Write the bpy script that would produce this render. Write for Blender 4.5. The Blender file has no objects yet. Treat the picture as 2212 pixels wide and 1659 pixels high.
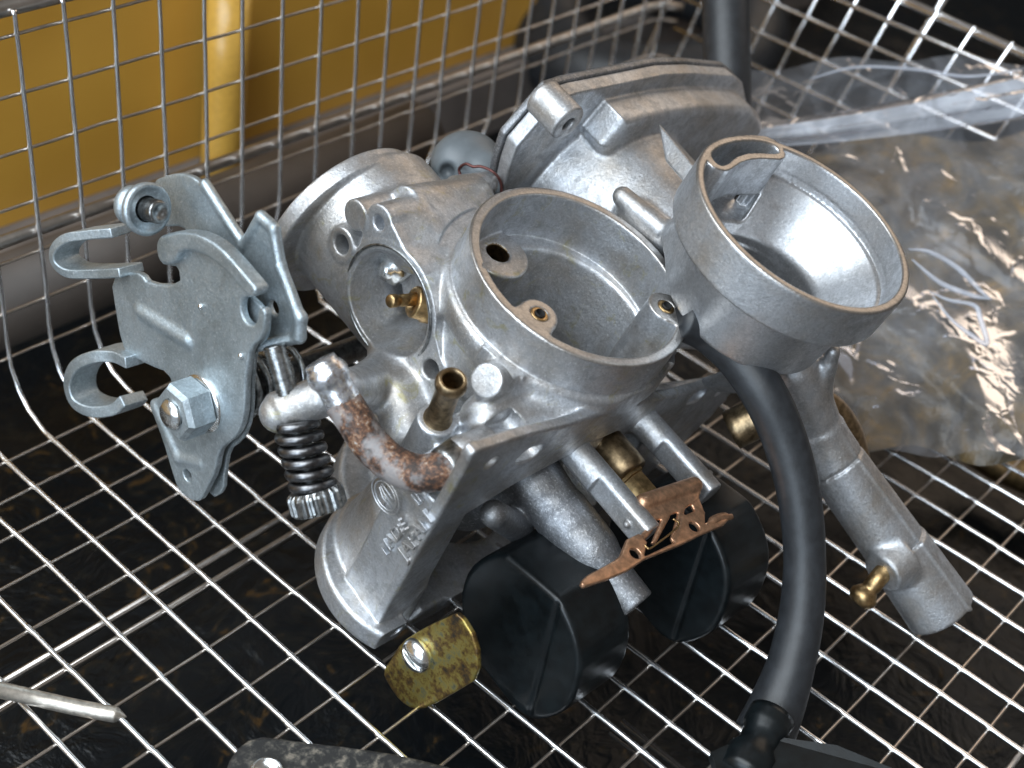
import bpy, math, random
import numpy as np
from mathutils import Vector, Matrix
random.seed(4); rng = np.random.default_rng(7)
SC = bpy.context.scene; COL = SC.collection
S = 0.01                                     # centimetres -> metres
nrm = lambda v: np.array(v, float) / np.linalg.norm(v)

# ------------------------------------------------------------------ camera
F, CX, CY, H = 2900., 1106., 829.5, 24.0      # lens in pixels of a 2212 px wide frame, eye height in cm
Zc = -nrm((-576, 3600, 2900)); Xc = nrm((3090, -1814, 2900)); Xc = nrm(Xc - (Xc @ Zc) * Zc); Yc = np.cross(Zc, Xc)
R = np.array([Xc, Yc, Zc]); EYE = np.array([0, 0, H])
cam = bpy.data.cameras.new('camera'); co = bpy.data.objects.new('camera', cam); COL.objects.link(co)
cam.lens = F / 2212 * 36; cam.clip_start = 0.01; cam.clip_end = 50
Rb = R @ np.diag([1, -1, -1]); co.matrix_world = Matrix.Translation(EYE * S) @ Matrix(Rb.tolist()).to_4x4()
cam.dof.use_dof = True; cam.dof.focus_distance = 0.292; cam.dof.aperture_fstop = 15
SC.camera = co

# ------------------------------------------------------------------ world, lamps, exposure
W = bpy.data.worlds.new('World'); SC.world = W; W.use_nodes = True
W.node_tree.nodes['Background'].inputs[0].default_value = (.58, .52, .47, 1)
W.node_tree.nodes['Background'].inputs[1].default_value = 0.33
SC.view_settings.view_transform = 'Standard'; SC.view_settings.look = 'None'; SC.view_settings.exposure = 0.0
SC.cycles.use_denoising = True
def lamp(name, loc, to, sx, sy, power, col):
    l = bpy.data.lights.new(name, 'AREA'); l.shape = 'RECTANGLE'; l.size = sx; l.size_y = sy; l.energy = power; l.color = col
    o = bpy.data.objects.new(name, l); COL.objects.link(o); o.location = loc
    o.rotation_euler = (Vector(to) - Vector(loc)).to_track_quat('-Z', 'Y').to_euler(); return o
lamp('roof_light', (-0.62, 0.35, 1.05), (-0.62, 0.35, 0), 1.0, 1.6, 36, (.86, .94, 1.0))
lamp('side_light', (-0.95, -0.1, 0.45), (.2, .15, .05), 0.9, 0.6, 10, (.72, .86, 1.0))
lamp('warm_light', (1.5, 0.2, 0.9), (.2, .15, .05), 1.2, 0.9, 4.5, (1.0, .78, .58))

# ------------------------------------------------------------------ coordinates
ray = lambda u, v: np.array([(u - CX) / F, (v - CY) / F, 1.])
def at_depth(u, v, z): return R @ (ray(u, v) * z) + EYE                      # world cm
def at_plane(u, v, ax, val):
    r = R @ ray(u, v); return EYE + r * ((val - EYE[ax]) / r[ax])
def on_floor(u, v, h=0.): return at_plane(u, v, 2, h)
# frame of the carburetors: l along the throttle shaft, d towards the float bowl, i towards the air intake
I_ = nrm((.409, -.625, -.664)); D_ = np.array((.605, .748, -.281)); D_ = nrm(D_ - (D_ @ I_) * I_); L_ = np.cross(I_, D_)
O1 = ray(1257.3, 588.1) * 28.68; B = np.array([L_, D_, I_])
def loc(u, v, ax, val):
    r = ray(u, v); a = 'ldi'.index(ax); p = r * ((val + O1 @ B[a]) / (r @ B[a])); return B @ (p - O1)
def Lw(p): p = np.atleast_2d(np.asarray(p, float)); return (O1 + p @ B) @ R.T + EYE   # local cm -> world cm
crop = lambda x0, y0, k: (lambda x, y: ((x0 + x * k) * .8848, (y0 + y * k) * .8848))
K8, K7, K6, K9 = 800 / 2212, 700 / 2212, 600 / 2212, 900 / 2212
cLev, cLow = crop(100, 380, K7), crop(100, 750, K7); cOv = crop(650, 380, K6); cPip = crop(650, 780, K6)
cBel = crop(1050, 400, K7); cTop = crop(1150, 100, K8); cB2 = crop(1600, 250, K7); cPst = crop(1050, 900, K8)
cTxt = crop(700, 1050, K6); cFlo = crop(1000, 1250, K9); cTub = crop(1700, 800, K8); cBot = crop(1600, 1275, K8)
cTab = crop(880, 1350, 370 / 1535); cPla = crop(450, 1650, 750 / 2212)

# ------------------------------------------------------------------ objects
def tag(o, label=None, cat=None, group=None, kind=None):
    for k, v in (('label', label), ('category', cat), ('group', group), ('kind', kind)):
        if v: o[k] = v
    return o
def thing(name, at_cm, label, cat, group=None):
    o = bpy.data.objects.new(name, None); COL.objects.link(o); o.location = Vector(np.asarray(at_cm, float) * S)
    o.empty_display_size = .005; return tag(o, label, cat, group)
def wloc(o):
    v = Vector((0, 0, 0))
    while o: v = v + o.location; o = o.parent
    return np.array(v) / S
def link(name, me, parent=None):
    o = bpy.data.objects.new(name, me); COL.objects.link(o); o.parent = parent; return o
def mk(name, V, Fc, mat, parent=None, smooth=True, zone=None, origin=None):
    """V in world cm"""
    V = np.asarray(V, float); org = wloc(parent) if parent else (V.min(0) + V.max(0)) / 2 if origin is None else np.asarray(origin)
    me = bpy.data.meshes.new(name)
    if isinstance(Fc, np.ndarray) and Fc.ndim == 2:
        n, k = Fc.shape; me.vertices.add(len(V)); me.vertices.foreach_set('co', ((V - org) * S).astype(np.float32).ravel())
        me.loops.add(n * k); me.loops.foreach_set('vertex_index', Fc.astype(np.int32).ravel())
        me.polygons.add(n); me.polygons.foreach_set('loop_start', np.arange(0, n * k, k, dtype=np.int32)); me.update(calc_edges=True)
    else:
        me.from_pydata(((V - org) * S).tolist(), [], [list(map(int, f)) for f in Fc]); me.update()
    me.polygons.foreach_set('use_smooth', np.full(len(me.polygons), smooth))
    for m in (mat if isinstance(mat, (list, tuple)) else [mat]): me.materials.append(m)
    if zone is not None: me.polygons.foreach_set('material_index', zone.astype(np.int32))
    me.update(); o = link(name, me, parent)
    if not parent: o.location = Vector(org * S)
    return o
def sharp(o, deg=35):
    me = o.data; me.set_sharp_from_angle(angle=math.radians(deg)); return o
def frame_of(a):
    a = nrm(a); h = np.array([0, 0, 1.]) if abs(a[2]) < .9 else np.array([1., 0, 0]); u = nrm(np.cross(h, a)); return u, np.cross(a, u)
def sweep(P, r, n=10, caps=True, flat=None, closed=False):
    """tube along P (world cm), radius r (number or list)"""
    P = np.asarray(P, float); r = np.full(len(P), r) if np.isscalar(r) else np.asarray(r, float); m = len(P)
    T = np.gradient(P, axis=0)
    if closed: T = np.roll(P, -1, 0) - np.roll(P, 1, 0)
    u, w = frame_of(T[0]); V = []
    for k in range(m):
        t = nrm(T[k]); u = nrm(u - (u @ t) * t); w = np.cross(t, u)
        a = np.linspace(0, 2 * np.pi, n, endpoint=False)
        V.append(P[k] + r[k] * (np.outer(np.cos(a), u) + np.outer(np.sin(a), w) * (flat or 1)))
    V = np.concatenate(V); Fc = []
    for k in range(m if closed else m - 1):
        k2 = (k + 1) % m
        for j in range(n): Fc.append([k * n + j, k * n + (j + 1) % n, k2 * n + (j + 1) % n, k2 * n + j])
    if caps and not closed: Fc.append(list(range(n))[::-1]); Fc.append([(m - 1) * n + j for j in range(n)])
    return V, Fc
def join(parts):
    V, Fc, o = [], [], 0
    for v, f in parts: V.append(v); Fc += [[i + o for i in q] for q in f]; o += len(v)
    return np.concatenate(V), Fc
def spline(P, n=8):
    P = np.asarray(P, float); Q = np.vstack([2 * P[0] - P[1], P, 2 * P[-1] - P[-2]]); out = []
    for k in range(1, len(Q) - 2):
        for t in np.linspace(0, 1, n, endpoint=False):
            a, b, c, d = Q[k - 1:k + 3]; out.append(.5 * (2 * b + (c - a) * t + (2 * a - 5 * b + 4 * c - d) * t * t + (3 * b - a - 3 * c + d) * t ** 3))
    return np.array(out + [P[-1]])
def lathe(c, axis, prof, n=40):
    """profile [(radius, along)] about axis through c, world cm"""
    u, w = frame_of(axis); ax = nrm(axis); a = np.linspace(0, 2 * np.pi, n, endpoint=False); V = []
    for r, z in prof: V.append(np.asarray(c) + ax * z + r * (np.outer(np.cos(a), u) + np.outer(np.sin(a), w)))
    m = len(prof); Fc = [[k * n + j, k * n + (j + 1) % n, (k + 1) * n + (j + 1) % n, (k + 1) * n + j] for k in range(m - 1) for j in range(n)]
    return np.concatenate(V), Fc
Ldir, Ddir, Idir = [R @ x for x in (L_, D_, I_)]

# ------------------------------------------------------------------ solid modelling on a grid, in the carburetor frame
def seg_poly(P):
    P = np.asarray(P, float)
    def f(x, y):
        x, y = np.broadcast_arrays(x, y); d = np.full(x.shape, 1e9); s = np.ones(x.shape)
        for k in range(len(P)):
            a, b = P[k], P[k - 1]; e = b - a; wx, wy = x - a[0], y - a[1]
            t = np.clip((wx * e[0] + wy * e[1]) / (e @ e + 1e-12), 0, 1); bx, by = wx - e[0] * t, wy - e[1] * t
            d = np.minimum(d, bx * bx + by * by)
            c1, c2, c3 = y >= a[1], y < b[1], e[0] * wy > e[1] * wx
            s = np.where((c1 & c2 & c3) | (~c1 & ~c2 & ~c3), -s, s)
        return s * np.sqrt(d)
    return f
def comb(a, b, r=0.):
    a = a + r; b = b + r
    return np.minimum(np.maximum(a, b), 0) + np.hypot(np.maximum(a, 0), np.maximum(b, 0)) - r
def chaikin(P, k=1):
    P = np.asarray(P, float)
    for _ in range(k): P = np.stack([.75 * P + .25 * np.roll(P, -1, 0), .25 * P + .75 * np.roll(P, -1, 0)], 1).reshape(-1, 2)
    return P
def cyl(ax, c, r, a0, a1, r1=None, rnd=.03):
    r1 = r if r1 is None else r1; o = [k for k in range(3) if k != ax]; a0, a1, r, r1 = (a0, a1, r, r1) if a0 < a1 else (a1, a0, r1, r)
    cs = (a1 - a0) / math.hypot(a1 - a0, r1 - r)
    def f(*X):
        q = np.hypot(X[o[0]] - c[0], X[o[1]] - c[1]); t = X[ax]; rr = r + (r1 - r) * (t - a0) / (a1 - a0)
        return comb((q - rr) * cs, np.abs(t - (a0 + a1) / 2) - (a1 - a0) / 2, rnd)
    m = max(r, r1); lo = [0] * 3; hi = [0] * 3; lo[ax], hi[ax] = a0, a1
    for k, cc in zip(o, c): lo[k], hi[k] = cc - m, cc + m
    return f, lo, hi
def cap(p0, p1, r0, r1=None, flat=False, rnd=.03):
    r1 = r0 if r1 is None else r1; p0 = np.asarray(p0, float); p1 = np.asarray(p1, float); e = p1 - p0; ll = e @ e; ln = math.sqrt(ll)
    def f(X, Y, Z):
        wx, wy, wz = X - p0[0], Y - p0[1], Z - p0[2]; t = (wx * e[0] + wy * e[1] + wz * e[2]) / ll
        if flat:
            q2 = wx * wx + wy * wy + wz * wz - t * t * ll; return comb(np.sqrt(np.maximum(q2, 0)) - (r0 + (r1 - r0) * t), (np.abs(t - .5) - .5) * ln, rnd)
        t = np.clip(t, 0, 1); bx, by, bz = wx - t * e[0], wy - t * e[1], wz - t * e[2]
        return np.sqrt(bx * bx + by * by + bz * bz) - (r0 + (r1 - r0) * t)
    m = max(r0, r1); return f, np.minimum(p0, p1) - m, np.maximum(p0, p1) + m
def box(c, h, rnd=.05, M=None):
    c = np.asarray(c, float); h = np.asarray(h, float)
    def f(X, Y, Z):
        w = [X - c[0], Y - c[1], Z - c[2]]
        if M is not None: w = [sum(M[k][j] * w[j] for j in range(3)) for k in range(3)]
        q = [np.abs(w[k]) - h[k] + rnd for k in range(3)]
        o = np.sqrt(sum(np.maximum(x, 0) ** 2 for x in q)); return o + np.minimum(np.maximum(np.maximum(q[0], q[1]), q[2]), 0) - rnd
    m = h if M is None else np.full(3, np.linalg.norm(h)); return f, c - m, c + m
def poly(ax, P, a0, a1, rnd=.03, ch=0):
    P = chaikin(P, ch) if ch else np.asarray(P, float); o = [k for k in range(3) if k != ax]; sp = seg_poly(P); a0, a1 = min(a0, a1), max(a0, a1)
    def f(*X): return comb(sp(X[o[0]], X[o[1]]), np.abs(X[ax] - (a0 + a1) / 2) - (a1 - a0) / 2, rnd)
    lo = [0] * 3; hi = [0] * 3; lo[ax], hi[ax] = a0, a1
    for j, k in enumerate(o): lo[k], hi[k] = P[:, j].min(), P[:, j].max()
    return f, lo, hi
def ellips(c, r):
    c = np.asarray(c, float); r = np.asarray(r, float)
    def f(X, Y, Z):
        k0 = np.sqrt(((X - c[0]) / r[0]) ** 2 + ((Y - c[1]) / r[1]) ** 2 + ((Z - c[2]) / r[2]) ** 2)
        return (k0 - 1) * r.min()
    return f, c - r, c + r
class Solid:
    def __init__(s, lo, hi, h):
        s.lo = np.array(lo, float); s.h = h; s.n = [int(math.ceil((b - a) / h)) + 1 for a, b in zip(lo, hi)]
        s.F = np.full(s.n, 9., np.float32); s.ax = [(s.lo[k] + h * np.arange(s.n[k])).astype(np.float32) for k in range(3)]
    def _do(s, prim, k, mode):
        f, lo, hi = prim; m = k + 3 * s.h + .02; sl = []
        for a in range(3):
            i0 = max(0, int((lo[a] - m - s.lo[a]) / s.h)); i1 = min(s.n[a], int((hi[a] + m - s.lo[a]) / s.h) + 2)
            if i1 <= i0: return s
            sl.append(slice(i0, i1))
        X = s.ax[0][sl[0]][:, None, None]; Y = s.ax[1][sl[1]][None, :, None]; Z = s.ax[2][sl[2]][None, None, :]
        p = f(X, Y, Z); A = s.F[tuple(sl)]
        if mode == 'u':
            g = np.minimum(A, p)
            if k > 0: q = np.maximum(k - np.abs(A - p), 0) / k; g = g - q * q * k / 4
        else:
            p = -p; g = np.maximum(A, p)
            if k > 0: q = np.maximum(k - np.abs(A - p), 0) / k; g = g + q * q * k / 4
        s.F[tuple(sl)] = g; return s
    def add(s, prim, k=.15): return s._do(prim, k, 'u')
    def cut(s, prim, k=.03): return s._do(prim, k, 's')
    def mesh(s):
        F_ = s.F; F_[0] = F_[-1] = 1; F_[:, 0] = F_[:, -1] = 1; F_[:, :, 0] = F_[:, :, -1] = 1
        N = F_ < 0; c = [slice(None, -1), slice(1, None)]; n = s.n
        cnt = np.zeros([k - 1 for k in n], np.int8)
        for a in (0, 1):
            for b in (0, 1):
                for d in (0, 1): cnt += N[c[a], c[b], c[d]]
        idx = np.argwhere((cnt > 0) & (cnt < 8)); vid = np.full(cnt.shape, -1, np.int32); vid[tuple(idx.T)] = np.arange(len(idx))
        acc = np.zeros((len(idx), 3)); num = np.zeros(len(idx))
        corner = {(a, b, d): F_[idx[:, 0] + a, idx[:, 1] + b, idx[:, 2] + d] for a in (0, 1) for b in (0, 1) for d in (0, 1)}
        for p in corner:
            for ax in range(3):
                if p[ax]: continue
                q = list(p); q[ax] = 1; A, Bv = corner[p], corner[tuple(q)]; m = (A < 0) != (Bv < 0)
                t = np.where(m, A / np.where(m, A - Bv, 1), 0); pos = np.tile(np.array(p, float), (len(idx), 1)); pos[:, ax] = t
                acc[m] += pos[m]; num[m] += 1
        V = s.lo + s.h * (idx + acc / num[:, None]); Q = []
        for ax in range(3):
            o1, o2 = (ax + 1) % 3, (ax + 2) % 3; a = [slice(None)] * 3; b = [slice(None)] * 3
            a[ax] = slice(None, -1); b[ax] = slice(1, None); e = np.argwhere(N[tuple(a)] != N[tuple(b)])
            e = e[(e[:, o1] > 0) & (e[:, o2] > 0) & (e[:, o1] < n[o1] - 1) & (e[:, o2] < n[o2] - 1)]
            q = []
            for d1, d2 in ((-1, -1), (0, -1), (0, 0), (-1, 0)):
                w = e.copy(); w[:, o1] += d1; w[:, o2] += d2; q.append(vid[tuple(w.T)])
            q = np.stack(q, 1); ins = N[tuple(e.T)]; q[~ins] = q[~ins][:, ::-1]; Q.append(q)
        return V, np.concatenate(Q)
    def build(s, name, mat, parent, zone=None):
        V, Q = s.mesh(); z = zone(V[Q].mean(1), V, Q) if zone else None; s.F = None
        return mk(name, Lw(V), Q, mat, parent, True, z)

# ------------------------------------------------------------------ materials
class NT:
    def __init__(s, name):
        s.m = bpy.data.materials.new(name); s.m.use_nodes = True; s.t = s.m.node_tree; s.b = s.t.nodes['Principled BSDF']; s.out = s.t.nodes['Material Output']
        s.tc = s.t.nodes.new('ShaderNodeTexCoord').outputs['Object']
    def n(s, kind, ins=None, **kw):
        x = s.t.nodes.new('ShaderNode' + kind)
        for k, v in kw.items(): setattr(x, k, v)
        for k, v in (ins or {}).items():
            if hasattr(v, 'is_linked') or isinstance(v, bpy.types.NodeSocket): s.t.links.new(v, x.inputs[k])
            else: x.inputs[k].default_value = v
        return x
    def noise(s, scale_mm, detail=4, rough=.55, vec=None, dist=0.):   # feature size in millimetres
        return s.n('TexNoise', {'Vector': vec or s.tc, 'Scale': 1000. / scale_mm, 'Detail': detail, 'Roughness': rough, 'Distortion': dist}).outputs['Fac']
    def ramp(s, fac, stops):
        x = s.n('ValToRGB', {'Fac': fac}); e = x.color_ramp.elements
        while len(e) < len(stops): e.new(.5)
        for k, (p, c) in enumerate(stops): e[k].position = p; e[k].color = (*(c if len(c) == 3 else c[:3]), 1) if not np.isscalar(c) else (c, c, c, 1)
        return x.outputs['Color']
    def mix(s, fac, a, b, blend='MIX'):
        x = s.n('Mix', data_type='RGBA', blend_type=blend); ins = [x.inputs[0], x.inputs[6], x.inputs[7]]
        for i, v in zip(ins, (fac, a, b)):
            if isinstance(v, bpy.types.NodeSocket): s.t.links.new(v, i)
            else: i.default_value = v if np.isscalar(v) else (*v, 1)
        return x.outputs[2]
    def bump(s, h, dist_mm=.1, strength=1., prev=None):
        x = s.n('Bump', {'Height': h, 'Distance': dist_mm * .001, 'Strength': strength})
        if prev: s.t.links.new(prev, x.inputs['Normal'])
        return x.outputs['Normal']
    def set(s, **kw):
        for k, v in kw.items():
            i = s.b.inputs[{'base': 'Base Color', 'metal': 'Metallic', 'rough': 'Roughness', 'normal': 'Normal', 'spec': 'Specular IOR Level', 'coat': 'Coat Weight', 'coatr': 'Coat Roughness', 'alpha': 'Alpha', 'trans': 'Transmission Weight', 'aniso': 'Anisotropic'}[k]]
            if isinstance(v, bpy.types.NodeSocket): s.t.links.new(v, i)
            else: i.default_value = v if np.isscalar(v) else (*v, 1)
        return s.m
def cast(name, base=(.60, .62, .65), stain=(.36, .30, .23), rough=.40, stain_amt=.6, grain=.09, metal=.9, resid=0.):
    t = NT(name); big = t.noise(13, 3, .6); mid = t.noise(3.0, 6, .7, dist=.5); fine = t.noise(.55, 4, .75); lump = t.noise(1.3, 3, .6)
    c = t.mix(t.ramp(big, [(.42, 0.), (.66, stain_amt)]), base, stain)
    c = t.mix(t.ramp(mid, [(.36, .5), (.55, 0.)]), c, tuple(x * .42 for x in base))
    c = t.mix(t.ramp(fine, [(.30, .55), (.5, 0.)]), c, tuple(x * .45 for x in base))
    c = t.mix(t.ramp(fine, [(.56, 0.), (.72, .65)]), c, (.92, .93, .95))
    if resid: c = t.mix(t.ramp(t.noise(6, 6, .7, dist=1.), [(.58, 0.), (.68, resid)]), c, (.40, .36, .14))
    rr = t.ramp(mid, [(.3, rough + .16), (.7, rough - .08)])
    n1 = t.bump(fine, grain, 1.); n2 = t.bump(lump, grain * 1.2, .8, n1)
    return t.set(base=c, metal=metal, rough=rr, normal=n2)
def plain(name, base, metal=0., rough=.5, var=.25, size=2., bump=.03, bsize=.4, **kw):
    t = NT(name); a = t.noise(size, 5, .6); c = t.mix(t.ramp(a, [(.35, 0.), (.7, 1.)]), tuple(x * (1 - var) for x in base), tuple(min(1, x * (1 + var)) for x in base))
    return t.set(base=c, metal=metal, rough=rough, normal=t.bump(t.noise(bsize, 3), bump, 1.), **kw)
def brushed(name, base, rough, axis_scale=(1, 1, 1), rot=(0, 0, 0), var=.3, metal=1., bump=.02, size=.25):
    t = NT(name); mp = t.n('Mapping', {'Vector': t.tc, 'Scale': axis_scale, 'Rotation': rot}).outputs[0]
    a = t.noise(size, 4, .6, vec=mp); m = t.noise(3, 4, .6)
    c = t.mix(t.ramp(a, [(.3, 0.), (.7, 1.)]), tuple(x * (1 - var) for x in base), tuple(min(1, x * (1 + var)) for x in base))
    c = t.mix(t.ramp(m, [(.45, 0.), (.8, .5)]), c, tuple(x * .5 for x in base))
    return t.set(base=c, metal=metal, rough=rough, normal=t.bump(a, bump, 1.))
M = {}
M['cast'] = cast('cast_aluminium'); M['cast_front'] = cast('stained_cast_aluminium', resid=.55)
M['cast_dark'] = cast('cast_aluminium_bowl', base=(.30, .31, .33), stain=(.16, .14, .11), rough=.45)
M['machined'] = brushed('machined_rim', (.50, .48, .46), .42, (1, 1, .25), var=.22, bump=.04, size=.5)
M['zinc'] = cast('zinc_plated_steel', base=(.50, .57, .61), stain=(.30, .34, .35), rough=.42, stain_amt=.8, grain=.10, metal=.85)
M['bright'] = plain('bright_plated', (.80, .82, .82), 1., .22, .12, 2., .01)
M['darksteel'] = plain('oily_steel', (.33, .34, .34), 1., .30, .5, 1.2, .03)
M['brass'] = plain('brass', (.46, .31, .15), 1., .36, .4, 1.5, .02)
M['brass_dull'] = plain('tarnished_brass', (.30, .22, .13), 1., .38, .45, 1.5, .03)
M['copper'] = plain('copper_strip', (.62, .36, .22), .9, .36, .3, 1.6, .015)
M['float'] = plain('black_float_plastic', (.004, .006, .007), 0., .33, .5, 4., .015, .35, spec=.4)
M['rubber'] = plain('black_rubber', (.018, .020, .023), 0., .45, .3, 3., .03, .6, spec=.5)
M['greyrubber'] = plain('grey_rubber', (.11, .125, .135), 0., .45, .12, 5., .02, spec=.5)
M['hole'] = plain('painted_bore_shade', (.03, .03, .03), .3, .6)
t = NT('rusty_pipe'); ms = t.noise(4, 4, .7); fn = t.n('Math', {0: t.noise(.9, 4, .7), 1: t.n('Math', {0: ms, 1: -.5}).outputs[0]}).outputs[0]
r1 = t.ramp(fn, [(.36, (.03, .02, .016)), (.50, (.09, .045, .028)), (.60, (.20, .095, .05)), (.69, (.28, .20, .14)), (.78, (.46, .44, .42))])
r1 = t.mix(t.ramp(t.noise(7, 5, .65), [(.48, 0.), (.60, .85)]), r1, (.26, .25, .25))
M['rust'] = t.set(base=r1, metal=.15, rough=.6, normal=t.bump(fn, .15, 1.))
t = NT('plated_rusting_pipe'); fn = t.noise(1.0, 5, .7)
M['pipe_end'] = t.set(base=t.ramp(fn, [(.35, (.34, .26, .18)), (.5, (.62, .66, .74)), (.62, (.85, .84, .80))]), metal=.9, rough=.25, normal=t.bump(fn, .06, 1.))
t = NT('passivated_steel'); a = t.noise(4, 6, .75); b = t.noise(1.2, 5, .7)
c = t.ramp(a, [(.36, (.06, .05, .04)), (.46, (.20, .12, .04)), (.54, (.38, .30, .08)), (.64, (.20, .21, .14)), (.72, (.05, .05, .05))])
M['passivated'] = t.set(base=c, metal=.85, rough=t.ramp(b, [(.3, .25), (.7, .5)]), normal=t.bump(b, .04, 1.))
t = NT('worn_black_plate'); a = t.noise(2.4, 7, .75, dist=.3)
M['plate'] = t.set(base=t.ramp(a, [(.48, (.03, .03, .03)), (.56, (.09, .085, .075)), (.64, (.24, .21, .17))]), metal=.3, rough=.45, normal=t.bump(a, .1, .8))
t = NT('amber_brown_contents'); a = t.noise(16, 5, .6, dist=1.5); b = t.noise(5, 4, .6)
M['contents'] = t.set(base=t.ramp(a, [(.36, (.035, .029, .020)), (.50, (.085, .064, .036)), (.62, (.15, .10, .04)), (.74, (.30, .17, .04))]), rough=.35, normal=t.bump(b, 1., 1.))
M['coil'] = plain('dark_spring_steel', (.16, .16, .165), 1., .33, .4, 1.2, .02)
M['bore'] = cast('smooth_bore_aluminium', rough=.36, stain_amt=.25, grain=.03)
M['wire'] = plain('stainless_wire', (.93, .93, .95), 1., .20, .1, 4., .01)
M['wire_thin'] = plain('stainless_cross_wire', (.55, .50, .45), 1., .32, .15, 4., .01)
M['rod'] = plain('stainless_rod', (.45, .42, .39), 1., .3, .15, 4., .01)
t = NT('yellow_paint'); M['yellow'] = t.set(base=t.mix(t.ramp(t.noise(60, 2), [(.3, 0.), (.7, 1.)]), (.50, .26, .038), (.62, .34, .055)), rough=.35)
M['greyledge'] = plain('grey_ledge', (.16, .14, .13), 0., .5, .2, 20.)
M['pipebig'] = plain('dark_pipe', (.05, .038, .03), .0, .6, .2, 20.)
M['black'] = plain('black_background', (.012, .013, .015), 0., .6, .4, 60.)
M['brown'] = plain('brown_background', (.11, .065, .025), 0., .6, .5, 40.)
t = NT('black_plastic_painted_reflections'); a = t.noise(9, 5, .6, dist=1.5); b = t.noise(22, 4, .6, dist=2.)
M['tray'] = t.set(base=t.ramp(a, [(.50, (.003, .004, .005)), (.62, (.008, .008, .007)), (.74, (.06, .032, .010))]), rough=.30, normal=t.bump(b, 1.5, 1.), spec=.22)  # amber noise paints reflections of the yellow panel into the black plastic
def film(name, lo_, hi_, rgh, bmp):
    t = NT(name); n1 = t.noise(16, 3, .5, dist=1.2); wv = t.n('VectorMath', {0: t.tc, 1: t.n('VectorMath', {0: t.n('TexNoise', {'Vector': t.tc, 'Scale': 60., 'Detail': 3.}).outputs['Color'], 3: .03}, operation='SCALE').outputs[0]}, operation='ADD').outputs[0]; vo = t.n('TexVoronoi', {'Vector': wv, 'Scale': 55.}, feature='DISTANCE_TO_EDGE').outputs['Distance']; cr_ = t.ramp(vo, [(.0, 1.), (.12, 0.)])
    tr = t.n('BsdfTransparent', {'Color': (.92, .92, .93, 1)}); gl = t.n('BsdfGlossy', {'Color': (.9, .93, 1, 1), 'Roughness': rgh}); tl = t.n('BsdfDiffuse', {'Color': (.75, .78, .85, 1)})
    nb = t.bump(cr_, .22, 1., t.bump(n1, bmp, 1.)); t.t.links.new(nb, gl.inputs['Normal'])
    m1 = t.n('MixShader', {0: t.ramp(n1, [(.40, lo_), (.75, hi_)])}); t.t.links.new(tr.outputs[0], m1.inputs[1]); t.t.links.new(tl.outputs[0], m1.inputs[2])
    fr = t.n('Fresnel', {'IOR': 1.33}); t.t.links.new(nb, fr.inputs['Normal']); m2 = t.n('MixShader'); t.t.links.new(fr.outputs[0], m2.inputs[0]); t.t.links.new(m1.outputs[0], m2.inputs[1]); t.t.links.new(gl.outputs[0], m2.inputs[2])
    t.t.links.new(m2.outputs[0], t.out.inputs['Surface']);
    return t.m
M['film'] = film('clear_film', .05, .17, .20, .25); M['film2'] = film('folded_film', .30, .55, .25, .2)

# ================================================================== SETTING
def slab(name, lo, hi, mat, **kw):
    (x0, y0, z0), (x1, y1, z1) = lo, hi
    V = [(x, y, z) for x in (x0, x1) for y in (y0, y1) for z in (z0, z1)]
    return mk(name, V, [(0, 1, 3, 2), (4, 6, 7, 5), (0, 4, 5, 1), (2, 3, 7, 6), (0, 2, 6, 4), (1, 5, 7, 3)], mat, None, False, **kw)
g = 90; xs = np.linspace(-60, 110, g); ys = np.linspace(-50, 100, g); Xg, Yg = np.meshgrid(xs, ys, indexing='ij')
Zg = -5 + .3 * np.sin(Xg * .9 + np.sin(Yg * .5) * 2) * np.sin(Yg * .7 + .8 * np.sin(Xg * .4)) + .04 * rng.normal(size=Xg.shape)
grid_faces = lambda a, b: np.array([[i * b + j, (i + 1) * b + j, (i + 1) * b + j + 1, i * b + j + 1] for i in range(a - 1) for j in range(b - 1)])
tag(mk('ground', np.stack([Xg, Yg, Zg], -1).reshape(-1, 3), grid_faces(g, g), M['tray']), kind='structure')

YB = 36.
zb = at_plane(0, 492, 1, YB)[2]; xr = at_plane(1150, 60, 1, YB)[0]
tag(slab('wall', (-60, YB, zb), (xr, YB + 3, 13), M['yellow']), kind='structure')
tag(slab('shelf', (-60, YB - 1.5, zb - 3.5), (xr + 30, YB + 6, zb - .02), M['greyledge']), kind='structure')
tag(slab('wall', (-80, 100, -10), (160, 103, 40), M['black']), kind='structure')
tag(slab('wall', (115, -60, -10), (118, 99, 40), M['black']), kind='structure')
a0, a1 = at_plane(497, -15, 1, YB - 1.5), at_plane(474, 445, 1, YB - 1.5)
tag(mk('yellow_post', *sweep(np.linspace(a0, a1, 4), .75, 24), plain('bright_yellow', (.56, .32, .06), 0., .25, .1)), 'shiny yellow upright tube standing before the yellow panel behind the basket', 'tube')
p0, p1 = at_plane(-80, 640, 1, 30.), at_plane(900, 400, 1, 30.); p0[2] = p1[2] = (p0[2] + at_plane(300, 575, 1, 30.)[2]) / 2
tag(mk('dark_pipe', *sweep([p0, (p0 + p1) / 2, p1], 1.3, 32), M['pipebig']), 'dark horizontal pipe running just outside the left side of the wire basket', 'pipe')

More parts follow.
